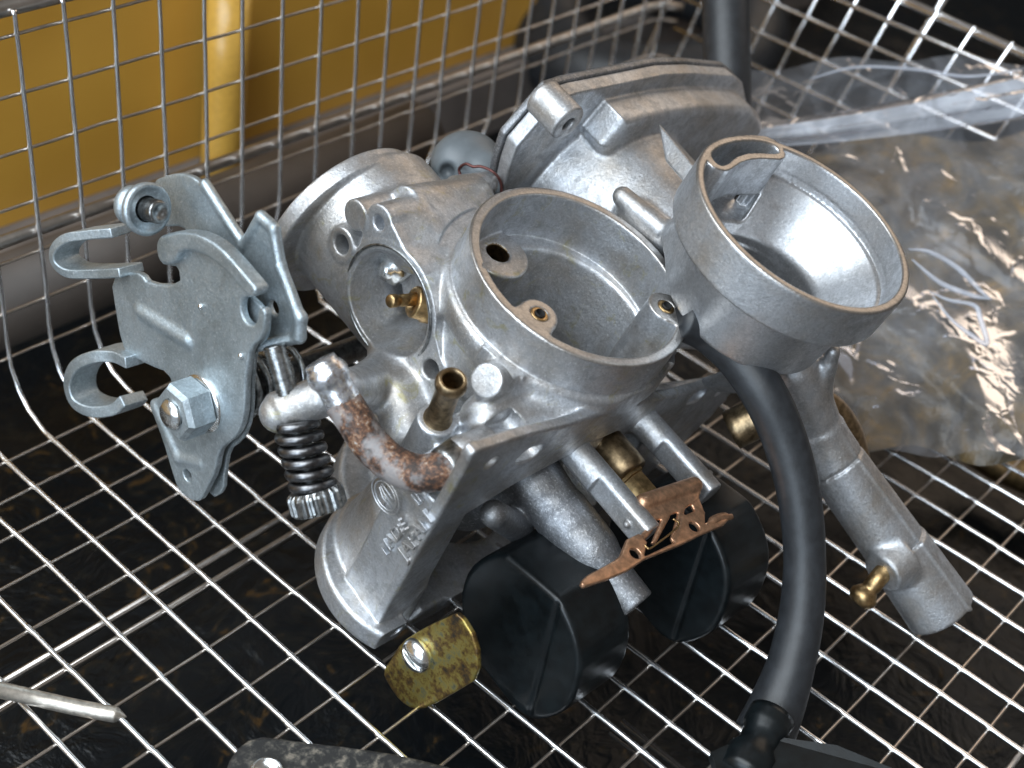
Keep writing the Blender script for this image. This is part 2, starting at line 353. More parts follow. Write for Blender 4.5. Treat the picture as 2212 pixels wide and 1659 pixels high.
# ================================================================== WIRE BASKET
bas = thing('wire_basket', (20, 12, 0), 'stainless steel wire mesh basket holding the carburetors, its near sides out of frame', 'basket')
YW, XW = 26.05, 40.6
ax_ = [4.3, 5.55, 6.8, 8.05, 9.29, 10.59, 11.80, 13.06, 14.35, 15.66, 16.95, 18.02, 19.10, 20.15, 21.24, 22.41, 23.52, 24.62, 25.8, 27., 28.15, 29.3, 30.41, 31.47, 32.6, 33.8, 35., 36.2, 37.4, 38.6]
wx_ = [4.2, 5.5, 6.8, 8.05, 9.35, 10.65, 11.9, 13.25, 14.5, 15.70, 16.98, 18.28, 19.56, 20.77, 22.12, 23.46, 24.86, 26.09, 27.44, 28.6, 30., 31.17, 32.55, 33.77, 35.09, 36.35, 37.67, 39.05, 40.2]
by_ = [-7.6, -6.3, -5., -3.8, -2.6, -1.3, 0., 1.28, 2.55, 3.84, 5.11, 6.4, 7.72, 9.05, 10.4, 11.8, 13.25, 14.7, 16.12, 17.57, 19.05, 20.5, 21.8, 22.9, 24.1]
def wig(P, a=.012): return np.asarray(P, float) + rng.normal(size=(len(P), 3)) * a
TOP = 10.45
# floor wires bend up into the left side where the two runs meet
for k, x in enumerate(ax_):
    xw = min(wx_, key=lambda q: abs(q - x)); P = [(x, -14, .06)] + [(x, y + dy, .06 - .014 * (dy == 0)) for y in by_ for dy in (-.28, -.1, 0, .1, .28)]; rr_ = [.064] + [.064, .066, .082, .066, .064] * len(by_)
    if k < len(wx_): xw = wx_[k]
    P += [(x + (xw - x) * .2, 24.7, .09), (x + (xw - x) * .35, 25.2, .22), (x + (xw - x) * .5, 25.65, .62), (x + (xw - x) * .65, 25.93, 1.2), (x + (xw - x) * .8, YW - .02, 2.0)]
    P += [(xw, YW, z) for z in (2.7, 3.4, 4.15, 4.8, 5.6, 6.3, 7.05, 7.8, 8.5, 9.2, 9.95, TOP, TOP + .12)]
    P = np.array(P) + np.interp(np.arange(len(P)), np.arange(0, len(P) + 12, 12), rng.normal(size=len(range(0, len(P) + 12, 12))) * .03)[:, None] * [1, 0, 0]
    mk('wire', *sweep(wig(P, .003), rr_ + [.062] * (len(P) - len(rr_)), 10), M['wire'], bas)
for y in by_: mk('wire', *sweep(wig([(x, y, -.045) for x in np.arange(-3, XW, 2.5)], .01), .045, 8), M['wire_thin'], bas)
for z in (1.3, 2.7, 4.15, 5.6, 7.05, 8.5, 9.95):
    P = [(x, YW + .1, z) for x in np.arange(-3, XW - .6, 1.3)] + [(XW - .3, YW - .05, z), (XW + .05, YW - .5, z)]
    mk('wire', *sweep(wig(P, .01), .042, 8), M['wire_thin'], bas)
for z, r in ((TOP + .05, .19), (4.62, .17)):
    P = [(-3, YW + .3, z), (20, YW + .3, z), (XW - 1, YW + .3, z), (XW - .2, YW + .1, z), (XW + .25, YW - .5, z)]
    P += [(XW + .28, 20, z), (XW + .28, -10, z)] if r > .18 and False else []
    mk('frame_rod', *sweep(P, r, 12), M['rod'], bas)
# right side
for z in (8.2, ): mk('rim_rod', *sweep([(XW + .2, YW - .6, z + .05), (XW + .2, 5, z - .45), (XW + .2, -6, z - .7)], .16, 12), M['wire'], bas)
for z in (7.3, 6.3, 5.1, 3.9, 2.7, 1.5): mk('wire', *sweep([(XW, YW - .5, z), (XW, 12, z), (XW, -6, z - .2)], .075, 8), M['wire'], bas)
for y in np.arange(25.3, -6, -1.32):
    mk('wire', *sweep([(XW + .09, y - .0, 8.2), (XW + .09, y + .95, 4.2), (XW + .05, y + 1.7, .9), (XW - .6, y + 1.8, .1)], .062, 8), M['wire'], bas)
for y in (16.2, 6.): mk('frame_rod', *sweep([(XW + .3, y - .35, 9.6), (XW + .3, y + .45, 6.2), (XW + .3, y + 1.5, 1.)], .13, 10), M['wire'], bas)
# stiffening rods under the floor
for y in (18.35, 17.75): mk('frame_rod', *sweep([(-3, y + .25, -.55), (20, y + .2, -.55), (XW, y, -.55)], .10, 10), M['rod'], bas)
for x in (17.15, 17.55): mk('frame_rod', *sweep([(x, -14, -.35), (x, 8.6, -.35)], .085, 10), M['wire'], bas)
for y in (1.2, 1.75): mk('frame_rod', *sweep([(-3, y, -.55), (XW, y, -.55)], .11, 10), M['rod'], bas)

# ================================================================== FRONT CARBURETOR
HQ = .037
car = thing('carburetor', Lw((-1, 1, -8))[0] * [1, 1, 0], 'front grey aluminium carburetor with throttle lever, two black floats and a rusty elbow pipe', 'carburetor')
fl = [loc(u, v, 'd', 2.6)[[0, 2]] for u, v in [(1008, 1008), (1012, 990), (1030, 972), (1060, 965), (1130, 940), (1235, 915), (1300, 890), (1400, 866), (1500, 843), (1570, 815), (1585, 832), (1560, 875)]]
fl = np.array(fl + [(5.6, -6.2), (4.2, -7.9), (0, -8.6), (-3.2, -8.6)] + [loc(u, v, 'd', 2.6)[[0, 2]] for u, v in [(812, 1378), (812, 1352)]])
cen = np.array([.3, -4.6]); inset = lambda P, k: np.array([p + (cen - p) / np.linalg.norm(cen - p) * k for p in P])
b = Solid((-6.7, -6.0, -9.2), (6.8, 2.9, .12), HQ)
OV = (-2.28, -2.49)
b.add(cyl(1, (-.75, -3.15), 1.95, -5.3, 0, rnd=.1), .2)                       # vacuum chamber
b.add(cyl(1, (-1.1, -3.35), 2.12, -5.55, -5.12, rnd=.05), .1)                 # its flange
b.add(cyl(2, (0, .1), 2.15, -7.6, -1.6, rnd=.2), .4)                          # bore
b.add(cyl(2, (-.3, .4), 2.9, -8.3, -7.4, rnd=.18), .25)                       # engine side flange
eA, eB = inset(fl[-2:], .09)[1], inset(fl[:1], .09)[0]
wl = np.array([eA + (eB - eA) * .74, loc(1070, 1010, 'd', 2.3)[[0, 2]]] + [(-2.2, -2.7), (1.0, -3.2), (4.6, -3.9), (5.6, -4.8), (5.2, -6.2), (4., -7.6), (0, -8.2), (-2.9, -8.2)]); wl2 = np.vstack([wl, [inset(fl[-3:], .09)[0] * .0 + eA + (eB - eA) * -.0 + (.5, -.3), eA]])
b.add(poly(1, wl2, 1.3, 2.45, .08), .06)
lg_ = np.array([loc(u, v, 'd', 2.4)[[0, 2]] for u, v in [(1075, 992), (1135, 962), (1235, 934), (1330, 908), (1420, 884), (1500, 866)]] + [(3.6, -4.6), (-3.0, -4.2)])
b.add(poly(1, lg_, 1.75, 2.45, .1, 1), .12)
b.add(cyl(2, (-2.9, 1.75), 2.2, -7.7, -7.05, rnd=.12), .08); b.add(cyl(2, (-2.8, 1.4), 1.75, -7.2, -5.2, 1.45, rnd=.3), .2); b.cut(cyl(2, (-2.9, 1.75), 2.45, -6.95, -6.86, rnd=0), .0) if False else None                           # float chamber wall
b.add(box((.6, .8, -5.0), (2.4, 1.2, 2.2), .4), .5)
b.add(poly(1, fl, 2.36, 2.62, .05, 1), .04)                                   # gasket flange
b.add(cyl(2, (0, 0), 2.6, -1.02, 0, rnd=.03), 0)                              # bell mouth
b.add(cyl(2, (0, 0), 2.72, -1.55, -1.0, rnd=.1), .12)
b.add(cyl(2, (0, 0), 2.25, -2.9, -1.2, 2.66, rnd=.1), .3)
b.add(cap(loc(1050, 905, 'l', -3.1), loc(1190, 905, 'l', -1.7), .55, .6), .25)
# oval cover seat facing left
seat = [];
for a in np.linspace(0, 2 * np.pi, 40, endpoint=False): seat.append((OV[0] + 1.46 * math.cos(a), OV[1] + 1.46 * math.sin(a)))
b.add(poly(0, seat, -2.62, -1.2, .03), .1)
ear = lambda c, r, k=.35: cap((-2.62 + r * 0 - 0., c[0], c[1]), (-1.3, c[0], c[1]), r, r, flat=True)
e1, e2, e3 = loc(818, 482, 'l', -2.62)[1:], loc(740, 527, 'l', -2.62)[1:], loc(932, 797, 'l', -2.62)[1:]
def earp(c, r): 
    c = np.asarray(c); o = np.array(OV); d = nrm(c - o); q = np.array([-d[1], d[0]]); P = []
    for a in np.linspace(-np.pi / 2, np.pi / 2, 9): P.append(c + r * (d * math.cos(a) + q * math.sin(a)))
    return [o + d * .9 - q * .95] + P + [o + d * .9 + q * .95]
b.add(poly(0, earp(e1, .42), -2.62, -1.5, .03), .05); b.add(poly(0, earp(e3, .40), -2.60, -1.5, .03), .05)
b.add(cap((-2.66, *e2), (-1.2, *e2), .40, flat=True), .12)
b.add(cap((-2.62, *(loc(768, 465, 'l', -2.6)[1:])), (-1., *(loc(768, 465, 'l', -2.6)[1:])), .36, flat=True), .12)
b.cut(cyl(0, OV, 1.20, -3.2, -.9, rnd=.02), .04); 
b.cut(cyl(0, e1, .16, -3.2, -1.2), .03); b.cut(cyl(0, e2, .23, -3.2, -1.6), .03); b.cut(cyl(0, e3, .21, -3.2, -1.6), .03)
b.add(cyl(0, (OV[0] + .1, OV[1] + .1), 1.15, -1.3, -.8), .05)
CQ = [loc(u, v, 'l', -1.5) for u, v in [(846, 672), (848, 700), (862, 728), (885, 745), (915, 755)]]
for p_, q_ in zip(CQ[:-1], CQ[1:]): b.add(cap(p_, q_, .15), .04)
# fuel rail barrel above the seat
b.add(cap(loc(872, 450, 'l', -1.7), loc(1030, 425, 'l', .75), .50, .5, flat=True, rnd=.08), .12)
b.add(cap(loc(980, 408, 'l', .1), loc(1068, 395, 'l', 1.5), .30, .29, flat=True), .1)
b.add(cap(loc(905, 520, 'l', -1.6), loc(1010, 470, 'l', .3), .75, .7), .35)
# lower left bosses
bt = loc(975, 835, 'l', -4.5); bb = bt + (np.array([0, .95, -1.55])); 
TUB = (loc(978, 820, 'l', -4.4), loc(945, 905, 'l', -4.0), loc(900, 985, 'l', -3.7))
b.add(cap(TUB[1], TUB[2] + np.array([0, .2, -.6]), .42, .55, flat=True, rnd=.06), .2)
b.add(cap(loc(1050, 822, 'l', -3.3), loc(1120, 830, 'l', -1.8), .37, .5, flat=True, rnd=.05), .25)
b.add(cap(loc(1003, 985, 'l', -4.3), loc(1240, 905, 'd', 1.9), .44, .5), .15)
b.add(cap(loc(1060, 960, 'd', 1.3), loc(1330, 905, 'd', 1.3), .6, .7), .35)
b.add(cap(loc(1200, 905, 'd', 1.9), loc(1560, 835, 'd', 2.2), .45, .3), .2)
b.add(cap(loc(860, 850, 'l', -3.), loc(900, 1000, 'l', -3.2), .5, .7), .4)
b.add(cap(loc(820, 1290, 'l', -4.2), loc(835, 1375, 'd', 2.1), .42, .42), .2)
# throttle stop arm, reaching left
arm0, arm1 = loc(604, 892, 'l', -5.85), loc(800, 835, 'l', -3.4)
b.add(cap(arm0, loc(735, 842, 'l', -5.1), .42, .42), .02); b.add(cap(loc(735, 842, 'l', -5.1), arm1, .42, .5), .1); b.add(cap(arm0 + (-.12, 0, 0), loc(690, 855, 'l', -5.0), .44, .42, flat=True, rnd=.08), .1); b.add(cap(arm0 + (-.2, 0, 0), arm0 + (.1, 0, 0), .28, .28, flat=True), .03); b.add(cap(arm1, loc(900, 760, 'l', -1.5), .5, .8), .3)
# bell interior
b.cut(cyl(2, (0, 0), 2.31, -1.25, .5, 2.38, rnd=.0), .03)
b.cut(cyl(2, (.12, .18), 1.45, -4.2, -1.15, 2.06, rnd=.1), .12)
b.cut(cyl(2, (0, .1), 1.62, -9.5, -3.2, rnd=.0), .2)
hb = loc(1076, 545, 'i', -1.1); b.add(cyl(2, hb[:2], .75, -3.4, -1.1), .05); b.cut(cyl(2, (0, 0), 2.31, -1.1, .5), .0) ; b.cut(cyl(2, hb[:2], .27, -3.4, -.5), .02)
b.cut(cap(loc(1047, 574, 'i', .05), loc(1052, 570, 'i', -.4), .05), .01)
J1, J2 = loc(1166, 678, 'i', 0), loc(1440, 662, 'i', 0)
for J, r_, dp in ((J1, .42, -1.4), (J2, .43, -3.2)):
    o_ = nrm(J[:2]); p_ = np.array([-o_[1], o_[0]]); b.add(cyl(2, J[:2], r_, dp, -.005, rnd=.03), .06)
    b.add(poly(2, [J[:2] - p_ * r_, J[:2] + p_ * r_, J[:2] + p_ * (r_ + .12) + o_ * .75, J[:2] - p_ * (r_ + .12) + o_ * .75], dp, -.005, .02), .05)
for J in (J1, J2): b.cut(cyl(2, J[:2], .19, -1.0, .4), .0)
b.cut((lambda X, Y, Z: np.maximum(np.maximum(2.6 - np.hypot(X, Y), np.hypot(X, Y) - 3.), np.abs(Z + .3) - .68), [-3., -3., -.98], [3., 3., .38]), .0)
# float chamber hollow and screw holes
hol = np.array([loc(u, v, 'd', 2.62)[[0, 2]] for u, v in [(868, 1360), (1008, 1112), (1113, 1047), (1191, 1006), (1270, 962), (1330, 935), (1400, 925)]] + [(2.7, -4.4), (2.9, -7.0), (0, -7.9), (-2.9, -7.9)])
b.add(poly(1, hol, .55, 1.3, .1), .1); b.cut(poly(1, hol, 1.2, 5.2, .1), .1); b.cut(box((2.2, 3.9, -5), (6.2, 1.24, 6), .0), .0)
for u, v, r in ((1062, 1000, .17), (1145, 982, .24), (1508, 856, .24), (1556, 846, .16), (842, 1345, .17)):
    p = loc(u, v, 'd', 2.62)
    for o_ in ((0,) if r < .2 else (-.16, -.05, .05, .16)): b.cut(cyl(1, (p[0] + o_, p[2] - o_ * .3), r, 1.6, 3), .02)
rad = lambda P, c=(0, 0): np.hypot(P[:, 0] - c[0], P[:, 1] - c[1])
def z1(C, V, Q):
    z = ((C[:, 2] > -.035) & (rad(C) < 2.7)).astype(int); z[(rad(C, hb) < .285) & (C[:, 2] < -.8) & (C[:, 2] > -3.6)] = 2; return z
b.build('body_casting', [M['cast_front'], M['machined'], M['brass_dull']], car, z1)
for J in (J1, J2): mk('bushing', *lathe(Lw((J[0], J[1], -.3))[0], Idir, [(0, -.5), (.105, -.5), (.105, .29), (.12, .305), (.18, .305), (.192, .29), (.192, -.5)], 32), M['brass'], car)
for J in (J1, J2): mk('bush_bore_shade', *lathe(Lw((J[0], J[1], -.25))[0], Idir, [(0, 0), (.10, 0), (.104, .3)], 20), M['hole'], car)  # near-black disc paints the shade deep inside each bush
mk('seal_ring', *sweep(Lw([(-2.64, OV[0] + 1.33 * math.cos(a_), OV[1] + 1.33 * math.sin(a_)) for a_ in np.linspace(0, 2 * np.pi, 72, endpoint=False)]), .035, 8, closed=True), M['darksteel'], car)

# posts, valve seat, main jet tower inside the float chamber
q = Solid((-1.6, 1.4, -4.3), (2.6, 6.2, -1.6), .034)
PA, PB = loc(*cPst(1000, 540), 'l', -.8), loc(*cPst(1440, 1120), 'l', -.8)
pa, pb = (-.78, -2.85), (1.72, -2.95)
for (l_, i_), d1 in ((pa, 4.98), (pb, 4.9)):
    q.add(cyl(1, (l_, i_), .36, 1.6, d1, rnd=.05), 0); q.cut(box((l_ - .48, d1 - .3, i_ - .0), (.26, 1.25, .6), .05), .06)
    q.add(cap((l_ - .25, d1 - .45, i_), (l_ + .5, d1 - .45, i_), .085), .02)
q.add(cap((-.2, 2.2, -3.15), (1.5, 2.2, -3.15), .4, .4), .2)
q.build('float_post', M['cast'], car)
mk('valve_seat', *lathe(Lw((.55, 3.0, -3.35))[0], Ddir, [(.0, -1.2), (.50, -1.2), (.52, .2), (.50, .42), (.46, .48), (.30, .48)], 32), M['brass_dull'], car)
sharp(mk('needle_valve', *lathe(Lw((.55, 3.4, -3.35))[0], Ddir, [(.36, 0), (.36, .16), (.30, .18), (.30, .8), (.22, .95), (0, .95)], 6), M['brass'], car))
q = Solid((-4.2, 1.1, -7.4), (1.6, 6.6, -1.8), .045)
T0, T1 = loc(*cPst(760, 830), 'l', -1.3), loc(*cPst(1400, 1600), 'l', -1.0)
q.add(cap(T0 - (T1 - T0) * .15, T0 + (T1 - T0) * .5, .66, .58), 0); q.add(cap(T0 + (T1 - T0) * .2, T1, .52, .42, flat=True), .3)
q.add(cap(loc(*cPst(430, 980), 'l', -3.2), loc(*cPst(600, 1080), 'l', -1.7), .30, .34), .12); q.add(cap(T0 - (T1 - T0) * .1, (-1.5, 1.3, -5.6), .6, .9), .3)
q.cut(cap(T1 - (T1 - T0) * .12, T1 + (T1 - T0) * .2, .25, .25), .02)
q.build('main_jet_tower', M['cast_dark'], car)

# floats
FP = [(300, 560), (303, 460), (345, 345), (430, 275), (500, 250), (572, 252), (600, 280), (740, 395), (860, 500), (893, 535), (950, 640), (1000, 770), (1022, 880), (1020, 980), (985, 1110), (930, 1195), (850, 1240), (760, 1255), (700, 1246), (600, 1165), (430, 1005), (355, 870), (315, 720)]
FL = np.array([loc(*cFlo(x, y), 'l', -3.0)[1:] for x, y in FP])
def build_float(dl, dd, di, name='float'):
    q = Solid((-3.1 + dl, 2.9 + dd, -7.3 + di), (-1.0 + dl, 7.1 + dd, -2.4 + di), .04); P = FL + (dd, di)
    q.add(poly(0, P, -3.0 + dl, -1.25 + dl, .12, 1), 0)
    g0, g1 = loc(*cFlo(890, 545), 'l', -3.0)[1:] + (dd, di), loc(*cFlo(712, 1240), 'l', -3.0)[1:] + (dd, di)
    q.cut(cap((-3.02 + dl, *g0), (-3.02 + dl, *g1), .07), .02)
    g2, g3 = loc(*cFlo(560, 270), 'l', -3.0)[1:] + (dd, di), loc(*cFlo(470, 640), 'l', -3.0)[1:] + (dd, di)
    return q.build(name, M['float'], car)
build_float(0, 0, 0)
build_float(4.15, .55, .75)
# float arm: flat copper strip between the floats
def flatpoly(pts, i): return [loc(*cPst(x, y), 'i', i)[:2] for x, y in pts]
q = Solid((-3.7, 3.9, -3.4), (2.0, 6.2, -2.0), .026); ia = -2.62
q.add(poly(2, flatpoly([(1015, 1440), (1050, 1405), (1240, 1300), (1275, 1270), (1320, 1160), (1400, 1120), (1460, 1180), (1440, 1275), (1640, 1180), (1665, 1130), (1700, 1000), (1800, 960), (1850, 980), (1850, 1060), (1900, 1020), (2010, 985), (2025, 1010), (1980, 1060), (1840, 1120), (1700, 1190), (1450, 1290), (1330, 1370), (1190, 1430), (1040, 1478), (1015, 1465)], ia), ia - .06, ia + .06, .03), 0)
q.add(poly(2, flatpoly([(1420, 900), (1500, 860), (1760, 755), (1810, 790), (1820, 850), (1790, 900), (1700, 960), (1500, 1040), (1440, 1010)], ia), ia - .05, ia + .07, .03), .05)
q.add(poly(2, flatpoly([(1470, 1000), (1520, 1000), (1500, 1100), (1420, 1190), (1380, 1160), (1450, 1090)], ia), ia - .05, ia + .05, .03), .04)
q.add(poly(2, flatpoly([(1560, 1010), (1620, 1000), (1520, 1185), (1490, 1180)], ia), ia - .04, ia + .05, .02), .04)
q.add(poly(2, flatpoly([(1680, 940), (1720, 930), (1690, 1090), (1640, 1180), (1620, 1150)], ia), ia - .05, ia + .05, .02), .04)
q.add(poly(2, flatpoly([(1750, 900), (1810, 870), (1850, 980), (1800, 1010)], ia), ia - .05, ia + .05, .02), .04)
for x, y in ((1378, 1255), (1775, 1075)): p = loc(*cPst(x, y), 'i', ia); q.cut(cyl(2, p[:2], .13, -4, -1), .02)
pA, pB = loc(*cPst(1440, 905), 'i', ia), loc(*cPst(1780, 790), 'i', ia); q.add(cap(pA, pB, .2, .2), .04)
q.build('float_arm', M['copper'], car)
mk('spring_clip', *sweep(spline(Lw([loc(*cPst(x, y), 'i', -2.45) for x, y in [(1640, 1015), (1678, 1040), (1660, 1080), (1500, 1205), (1465, 1208), (1450, 1190)]]), 6), .022, 8), M['brass'], car)
mk('solder', *sweep(spline(Lw([loc(*cPst(x, y), 'i', ia) for x, y in [(1860, 1060), (1950, 1010), (2035, 1000)]]), 4), [.05] * 2 + [.11] * 5 + [.07] * 2, 10), M['copper'], car)

# steel tab with screw, under the body
q = Solid((-6.3, 2.4, -8.6), (-1.8, 5.6, -5.2), .034)
tp = [loc(*cTab(x, y), 'l', -4.6)[1:] for x, y in [(235, 1190), (330, 1060), (420, 900), (640, 760), (900, 640), (1010, 590), (1200, 900), (1210, 1260), (1000, 1390), (700, 1560), (560, 1580), (420, 1500), (300, 1330)]]
q = Solid((-4.85, min(p[0] for p in tp) - .2, min(p[1] for p in tp) - .2), (-4.3, max(p[0] for p in tp) + .2, max(p[1] for p in tp) + .2), .03)
q.add(poly(0, tp, -4.66, -4.52, .04, 1), 0); q.build('bracket_tab', M['passivated'], car)
sc = loc(*cTab(590, 1030), 'l', -4.68); q = Solid((-5.1, sc[1] - .55, sc[2] - .55), (-4.5, sc[1] + .55, sc[2] + .55), .025)
q.add(ellips((-4.72, sc[1], sc[2]), (.26, .40, .40)), 0); q.cut(box((-4.98, sc[1], sc[2]), (.12, .5, .06), .01), .01); q.build('screw', M['bright'], car)

# raised lettering on the left wall
e0, e1_ = eA, eB                                           # left edge of the flange, from bottom to top, (l, i)
dirv = np.array([e1_[0] - e0[0], 0, e1_[1] - e0[1]]); dirv = nrm(dirv)
nw = nrm(np.cross(dirv, [0, 1, 0])); nw = nw if nw[0] < 0 else -nw; W0 = np.array([e0[0], 0, e0[1]])
def on_wall(u, v, off=0.):
    r = B @ ray(u, v); o = B @ (-O1); t_ = ((W0 + nw * off - o) @ nw) / (r @ nw); return o + r * t_
def text(body, u, v, u2, v2, hgt):
    cu = bpy.data.curves.new('lettering', 'FONT'); cu.body = body; cu.size = 1; cu.extrude = .05; cu.bevel_depth = .012; cu.resolution_u = 3; cu.space_character = 1.08
    ob = bpy.data.objects.new('tmp', cu); COL.objects.link(ob); bpy.context.view_layer.update()
    me = ob.to_mesh(); V = np.array([v_.co[:] for v_ in me.vertices]); Fc = [list(p.vertices) for p in me.polygons]; ob.to_mesh_clear(); bpy.data.objects.remove(ob)
    a, c = on_wall(u, v), on_wall(u2, v2); e = c - a; ln = np.linalg.norm(e); e = e / ln; up = nrm(np.cross(e, nw)); up = up if up[1] < 0 else -up
    V = V - [V[:, 0].min(), 0, 0]; V[:, 0] *= ln / V[:, 0].max(); V[:, 1] *= hgt / .7
    P = a + np.outer(V[:, 0], e) + np.outer(V[:, 1], up) + np.outer(V[:, 2] * .8 + .10, nw)
    return mk('lettering', Lw(P), Fc, M['cast'], car, False)
text('JAPAN', *cTxt(1105, 1165), *cTxt(1352, 800), .30)
text('MADE', *cTxt(940, 1105), *cTxt(1118, 870), .27)
text('IN', *cTxt(1232, 655), *cTxt(1300, 555), .27)
lc = on_wall(*cTxt(920, 575)); e = dirv; up = nrm(np.cross(e, nw)); up = up if up[1] < 0 else -up
a = np.linspace(0, 2 * np.pi, 40, endpoint=False); parts = []
for rr in (.42, .33): parts.append(sweep(Lw(lc + rr * (np.outer(np.cos(a), e) + np.outer(np.sin(a), up)) + nw * .09), .022, 6, closed=True))
for s_ in (-.14, 0, .14): parts.append(sweep(Lw([lc + e * s_ * .9 + up * -.24 + nw * .09, lc + e * (s_ + .02) + up * .05 + nw * .09, lc + e * (s_ * .5 + .1) + up * .22 + nw * .09]), .022, 6))
mk('emblem', *join(parts), M['cast'], car)

# parts inside the side bore
jc = np.array([-2.3, -2.03, -2.12])
jp = [loc(905, 655, 'l', -2.0), loc(880, 648, 'l', -2.25), loc(848, 650, 'l', -2.7)]
mk('jet_holder', *lathe(Lw(jp[0])[0], Lw(jp[1])[0] - Lw(jp[0])[0], [(.0, -.5), (.40, -.5), (.40, -.15), (.36, -.1), (.36, .12), (.33, .16), (.22, .16), (.2, .05), (0, .05)], 28), M['brass'], car)
mk('jet_needle', *lathe(Lw(jp[1])[0], Lw(jp[2])[0] - Lw(jp[1])[0], [(.14, -.4), (.14, .22), (.12, .24), (.12, .34), (.15, .36), (.15, .52), (.13, .55), (0, .55)], 24), M['brass'], car)
sc = loc(846, 580, 'l', -1.7); d_ = Lw(sc + np.array([-1, .15, .1]))[0] - Lw(sc)[0]
mk('bore_screw', *lathe(Lw(sc)[0], d_, [(0, -.4), (.40, -.4), (.42, 0), (.36, .12), (.22, .16), (.20, .3), (0, .34)], 6), M['bright'], car)

# brass spigot, elbow pipe
ax_t = Lw(TUB[0])[0] - Lw(TUB[1])[0]; lt = np.linalg.norm(ax_t)
mk('fuel_spigot', *lathe(Lw(TUB[1])[0], ax_t, [(.30, -.3), (.30, .06), (.26, .1), (.245, lt - .33), (.27, lt - .28), (.325, lt - .2), (.325, lt - .1), (.28, lt), (.255, lt + .02), (.21, lt), (.20, lt - .1), (.19, -.2), (0, -.2)], 36), M['brass_dull'], car)
ep = [(1000, 985, -4.25), (985, 1000, -4.5), (952, 1016, -4.9), (905, 1023, -5.15), (850, 1003, -5.3), (800, 958, -5.4), (765, 905, -5.5), (740, 868, -5.55)]
EP = spline([loc(u, v, 'l', l) for u, v, l in ep], 6)
mk('elbow_pipe', *sweep(Lw(EP), [.42 if k < 8 else .38 for k in range(len(EP))], 28), M['rust'], car)
seatp = Lw([loc(1010, 980, 'l', -4.1), loc(978, 1004, 'l', -4.6)]); mk('pipe_collar', *sweep(Lw(spline([loc(1004, 984, 'l', -4.15), loc(980, 1003, 'l', -4.55), loc(950, 1017, 'l', -4.9)], 3)), [.46, .47, .48, .48, .47, .45, .40], 28), M['darksteel'], car)
ep2 = spline([loc(u, v, 'l', l) for u, v, l in [(748, 880, -5.53), (726, 840, -5.6), (714, 818, -5.65), (702, 800, -5.7), (690, 780, -5.75)]], 4)
rr = np.interp(np.linspace(0, 1, len(ep2)), [0, .35, .5, .62, .8, .85, 1], [.37, .36, .42, .43, .40, .35, .33])
mk('elbow_tip', *sweep(Lw(ep2), rr, 28), M['pipe_end'], car)

# idle screw with spring and knurled head
s0, s1 = loc(592, 745, 'l', -5.75), loc(686, 1085, 'l', -5.75); sd = s1 - s0; sl = np.linalg.norm(sd); su = sd / sl
thr = [];
for k in range(46): z = k * .07; thr += [(.20, z), (.235, z + .035)]
thr = [(0, 0)] + [x for x in thr if x[1] < sl] + [(.2, sl), (0, sl)]
mk('idle_screw', *lathe(Lw(s0)[0], R @ (B.T @ su), thr, 20), M['darksteel'], car)
c0 = s0 + su * sl * .49; L2 = sl * .42; hel = []; u_, w_ = frame_of(su); turns = 5.5
for k in range(int(turns * 18)): a = k / 18 * 2 * np.pi; hel.append(c0 + su * L2 * k / (turns * 18) + .40 * (u_ * math.cos(a) + w_ * math.sin(a)))
mk('coil_spring', *sweep(Lw(hel), .11, 10), M['coil'], car)
hc = Lw(s0 + su * (sl * .91))[0]; V, Fc = lathe(hc, R @ (B.T @ su), [(0, 0), (.50, 0), (.58, .06), (.60, .12), (.60, .42), (.55, .48), (.30, .50), (0, .47)], 88)
axw = nrm(R @ (B.T @ su)); rel = V - hc; al = rel @ axw; rd = rel - np.outer(al, axw); kk = (np.arange(len(V)) % 88) % 4 < 2; m_ = (al > .05) & (al < .45)
V = V - rd * (.075 * (kk & m_))[:, None]; mk('screw_head', V, Fc, M['darksteel'], car, False)

# ------------------------------------------------------------------ throttle lever and brackets (stamped steel, facing left)
P1 = lambda pts, l, f=cLev: [loc(*f(x, y), 'l', l)[1:] for x, y in pts]
def merge(P): return np.array(P)
la, lb, lc_ = -6.0, -5.8, -5.35
outA = P1([(915, 700), (925, 640), (960, 605), (1100, 578), (1250, 600), (1400, 690), (1530, 830), (1640, 960), (1690, 1020), (1680, 1075), (1640, 1090), (1600, 1080), (1570, 1130), (1575, 1220), (1610, 1285), (1660, 1305), (1695, 1270), (1700, 1180), (1740, 1160), (1765, 1230), (1740, 1390), (1640, 1480), (1620, 1620)], la)
outA += P1([(1600, 560), (1600, 760), (1570, 930), (1500, 1020), (1430, 1060), (1390, 1130), (1370, 1260), (1300, 1400), (1250, 1490), (1180, 1485), (1080, 1400), (1030, 1250), (960, 1010), (890, 830), (860, 720), (900, 695), (945, 700), (1010, 760), (1050, 650), (1010, 500), (870, 450), (640, 330)], la, cLow)
outA += P1([(700, 1560), (640, 1420), (600, 1200), (560, 930), (700, 890), (790, 900), (850, 985), (1100, 990), (1085, 850), (1010, 845), (950, 830)], la)
q = Solid((-6.5, -6.8, -9.9), (-5.55, -.6, .6), .03)
q.add(poly(0, outA, la - .09, la + .09, .045, 1), 0)
def P3(x, y, l, f=cLev): return loc(*f(x, y), 'l', l)
q.add(cap(P3(790, 1200, la - .02), P3(1150, 1420, la - .02), .17, .17), .12)         # embossed rib
rim_ = P1([(915, 700), (925, 640), (960, 605), (1100, 578), (1250, 600), (1400, 690), (1530, 830), (1640, 960), (1690, 1020), (1680, 1075), (1640, 1090), (1560, 1010), (1460, 890), (1330, 780), (1210, 728), (1110, 722), (1050, 830), (960, 832), (930, 780)], la - .2)
q.add(poly(0, rim_, la - .30, la + .05, .06, 1), .02)
